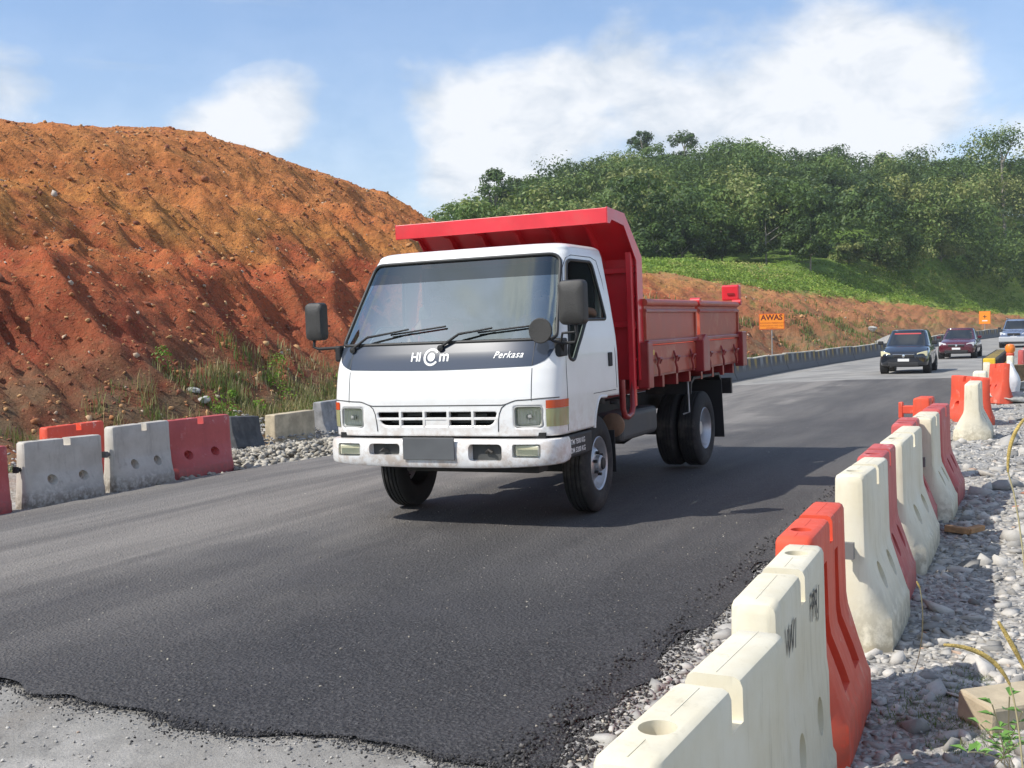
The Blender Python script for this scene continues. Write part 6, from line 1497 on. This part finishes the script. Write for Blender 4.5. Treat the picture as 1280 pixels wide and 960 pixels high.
# small weeds in the gravel on the right
cl = [gpx(1185, 868), gpx(1205, 905), gpx(1165, 905), gpx(1230, 880), gpx(1150, 880), gpx(1195, 935), gpx(1240, 930), gpx(1120, 900), gpx(1215, 850)]
cx = np.array([c[0] for c in cl]); cy = np.array([c[1] for c in cl]); m = 260; x = np.repeat(cx, m)+rgF.normal(0, .055, len(cx)*m); y = np.repeat(cy, m)+rgF.normal(0, .07, len(cx)*m)
grass('gravel_weeds', x, y, rgF.uniform(.015, .05, len(x)), rgF.uniform(.001, .0025, len(x)), np.clip(rgF.normal(.25, .15, len(x)), 0, 1), rgF, lean=1.2)
n = 900; l = rgF.uniform(11, 60, n); r_ = rgF.uniform(4.6, 9, n); m = 20; L2 = np.repeat(l, m)+rgF.normal(0, .2, n*m); R2 = np.repeat(r_, m)+rgF.normal(0, .2, n*m); x, y = xy_of(R2, L2); grass('verge_grass', x, y, rgF.uniform(.15, .6, len(x)), rgF.uniform(.006, .014, len(x)), np.clip(rgF.normal(.3, .2, len(x)), 0, 1), rgF)
# foxtail grasses and a leafy weed close to the lens
M_STRAW = simple('straw_stem', (.42, .36, .20), .7); M_FOX = simple('yellow_seed_head', (.58, .42, .13), .8, var=.25, vscale=60, bump=.8, bscale=300)
def at_depth(u, v, Y): d = pix_dir(u, v); return CAM+d*(Y/d.y)
def foxtail(stem, head, label, rs=.0016, rh=.0045):
    t = empty('foxtail_grass', stem[0], 0, label, 'grass stem'); b = Vector(stem[0])
    MB().tube([Vector(p)-b for p in stem], [rs]*len(stem), 6).build('stem', M_STRAW, t, smooth=60)
    k = len(head); hp = [Vector(p)-b for p in head]; rad_ = [rh*(.45+.55*math.sin(math.pi*(i+.6)/(k+.4))) for i in range(k)]
    MB().tube(hp, rad_, 8).build('seed_head', M_FOX, t, smooth=60); return t
def bez(pts, n=12):
    pts = [Vector(p) for p in pts]; out = []
    for i in range(n):
        t = i/(n-1); q_ = [p.copy() for p in pts]
        while len(q_) > 1: q_ = [q_[j]*(1-t)+q_[j+1]*t for j in range(len(q_)-1)]
        out.append(q_[0])
    return out
Y = 2.0
g0 = gpx(1272, 955)
foxtail(bez([at_depth(1290, 1010, Y+.05)-Vector((0, 0, .6)), at_depth(1290, 930, Y), at_depth(1262, 855, Y)]), bez([at_depth(1262, 855, Y), at_depth(1240, 808, Y), at_depth(1180, 806, Y)], 10), 'yellow foxtail grass head bending left over the gravel at lower right')
foxtail(bez([at_depth(1300, 1010, Y)-Vector((0, 0, .6)), at_depth(1300, 920, Y), at_depth(1282, 838, Y)]), bez([at_depth(1282, 838, Y), at_depth(1268, 810, Y), at_depth(1248, 777, Y)], 10), 'second yellow foxtail head, cut by the right edge of the photo')
foxtail(bez([at_depth(1300, 1000, 2.2)-Vector((0, 0, .6)), at_depth(1300, 700, 2.2), at_depth(1260, 590, 2.2)]), bez([at_depth(1260, 590, 2.2), at_depth(1258, 545, 2.2), at_depth(1284, 520, 2.2)], 10), 'pale foxtail arching at the right edge beside the distant barriers', rh=.004)
MB_ = foxtail(bez([gpx(1140, 845), at_depth(1162, 800, 3.2), at_depth(1150, 735, 3.25)]), bez([at_depth(1150, 735, 3.25), at_depth(1148, 731, 3.25), at_depth(1146, 727, 3.25)], 4), 'thin dry twig standing in the shade behind the grooved red barrier', rs=.0015, rh=.003)
# leafy plant at the lower right corner
wp = empty('leafy_weed', gpx(1258, 958), 0, 'green leafy weed growing at the lower right corner of the photo', 'plant'); b = Vector(wp.location)
rgW = np.random.default_rng(77); M_FIELD_L = simple('weed_leaf', (.13, .26, .05), .5, var=.2)
tips = [(1225, 905), (1262, 870), (1250, 920), (1278, 890), (1240, 880), (1272, 930), (1210, 940)]
for (u, v) in tips:
    p = at_depth(u, v, 2.35); pts = [q_-b for q_ in bez([b+Vector((rgW.normal(0, .02), rgW.normal(0, .02), 0)), (b+p)/2+Vector((0, 0, .03)), p], 7)]
    st_ = MB().tube(pts, .0016, 5).build('stem', M_STRAW, wp, smooth=50)
    for k in range(2, 7):
        for sg in (-1, 1):
            a = rgW.uniform(0, 6.28); d = Vector((math.cos(a), math.sin(a)*.6, .35)).normalized(); L_ = rgW.uniform(.022, .045); sd_ = d.cross(Vector((0, 0, 1))).normalized()*L_*.24; q0 = pts[k]
            MB().add([q0, q0+d*L_*.45+sd_+Vector((0, 0, .004)), q0+d*L_-Vector((0, 0, .006)), q0+d*L_*.45-sd_+Vector((0, 0, .004))], [(0, 1, 2, 3)]).build('leaf', M_FIELD_L, st_)
# ================================================================== AIR
hz_ = MB().b2(-2300, 2300, -1300, 2700, -60, 75).build('haze', None); setp(hz_, kind='stuff')
mh = bpy.data.materials.new('haze_air'); mh.use_nodes = True; th = mh.node_tree; th.nodes.clear(); oh_ = th.nodes.new('ShaderNodeOutputMaterial'); pv = th.nodes.new('ShaderNodeVolumePrincipled')
pv.inputs['Density'].default_value = .0003; pv.inputs['Color'].default_value = (.86, .92, 1, 1); th.links.new(pv.outputs[0], oh_.inputs['Volume']); hz_.data.materials.append(mh)
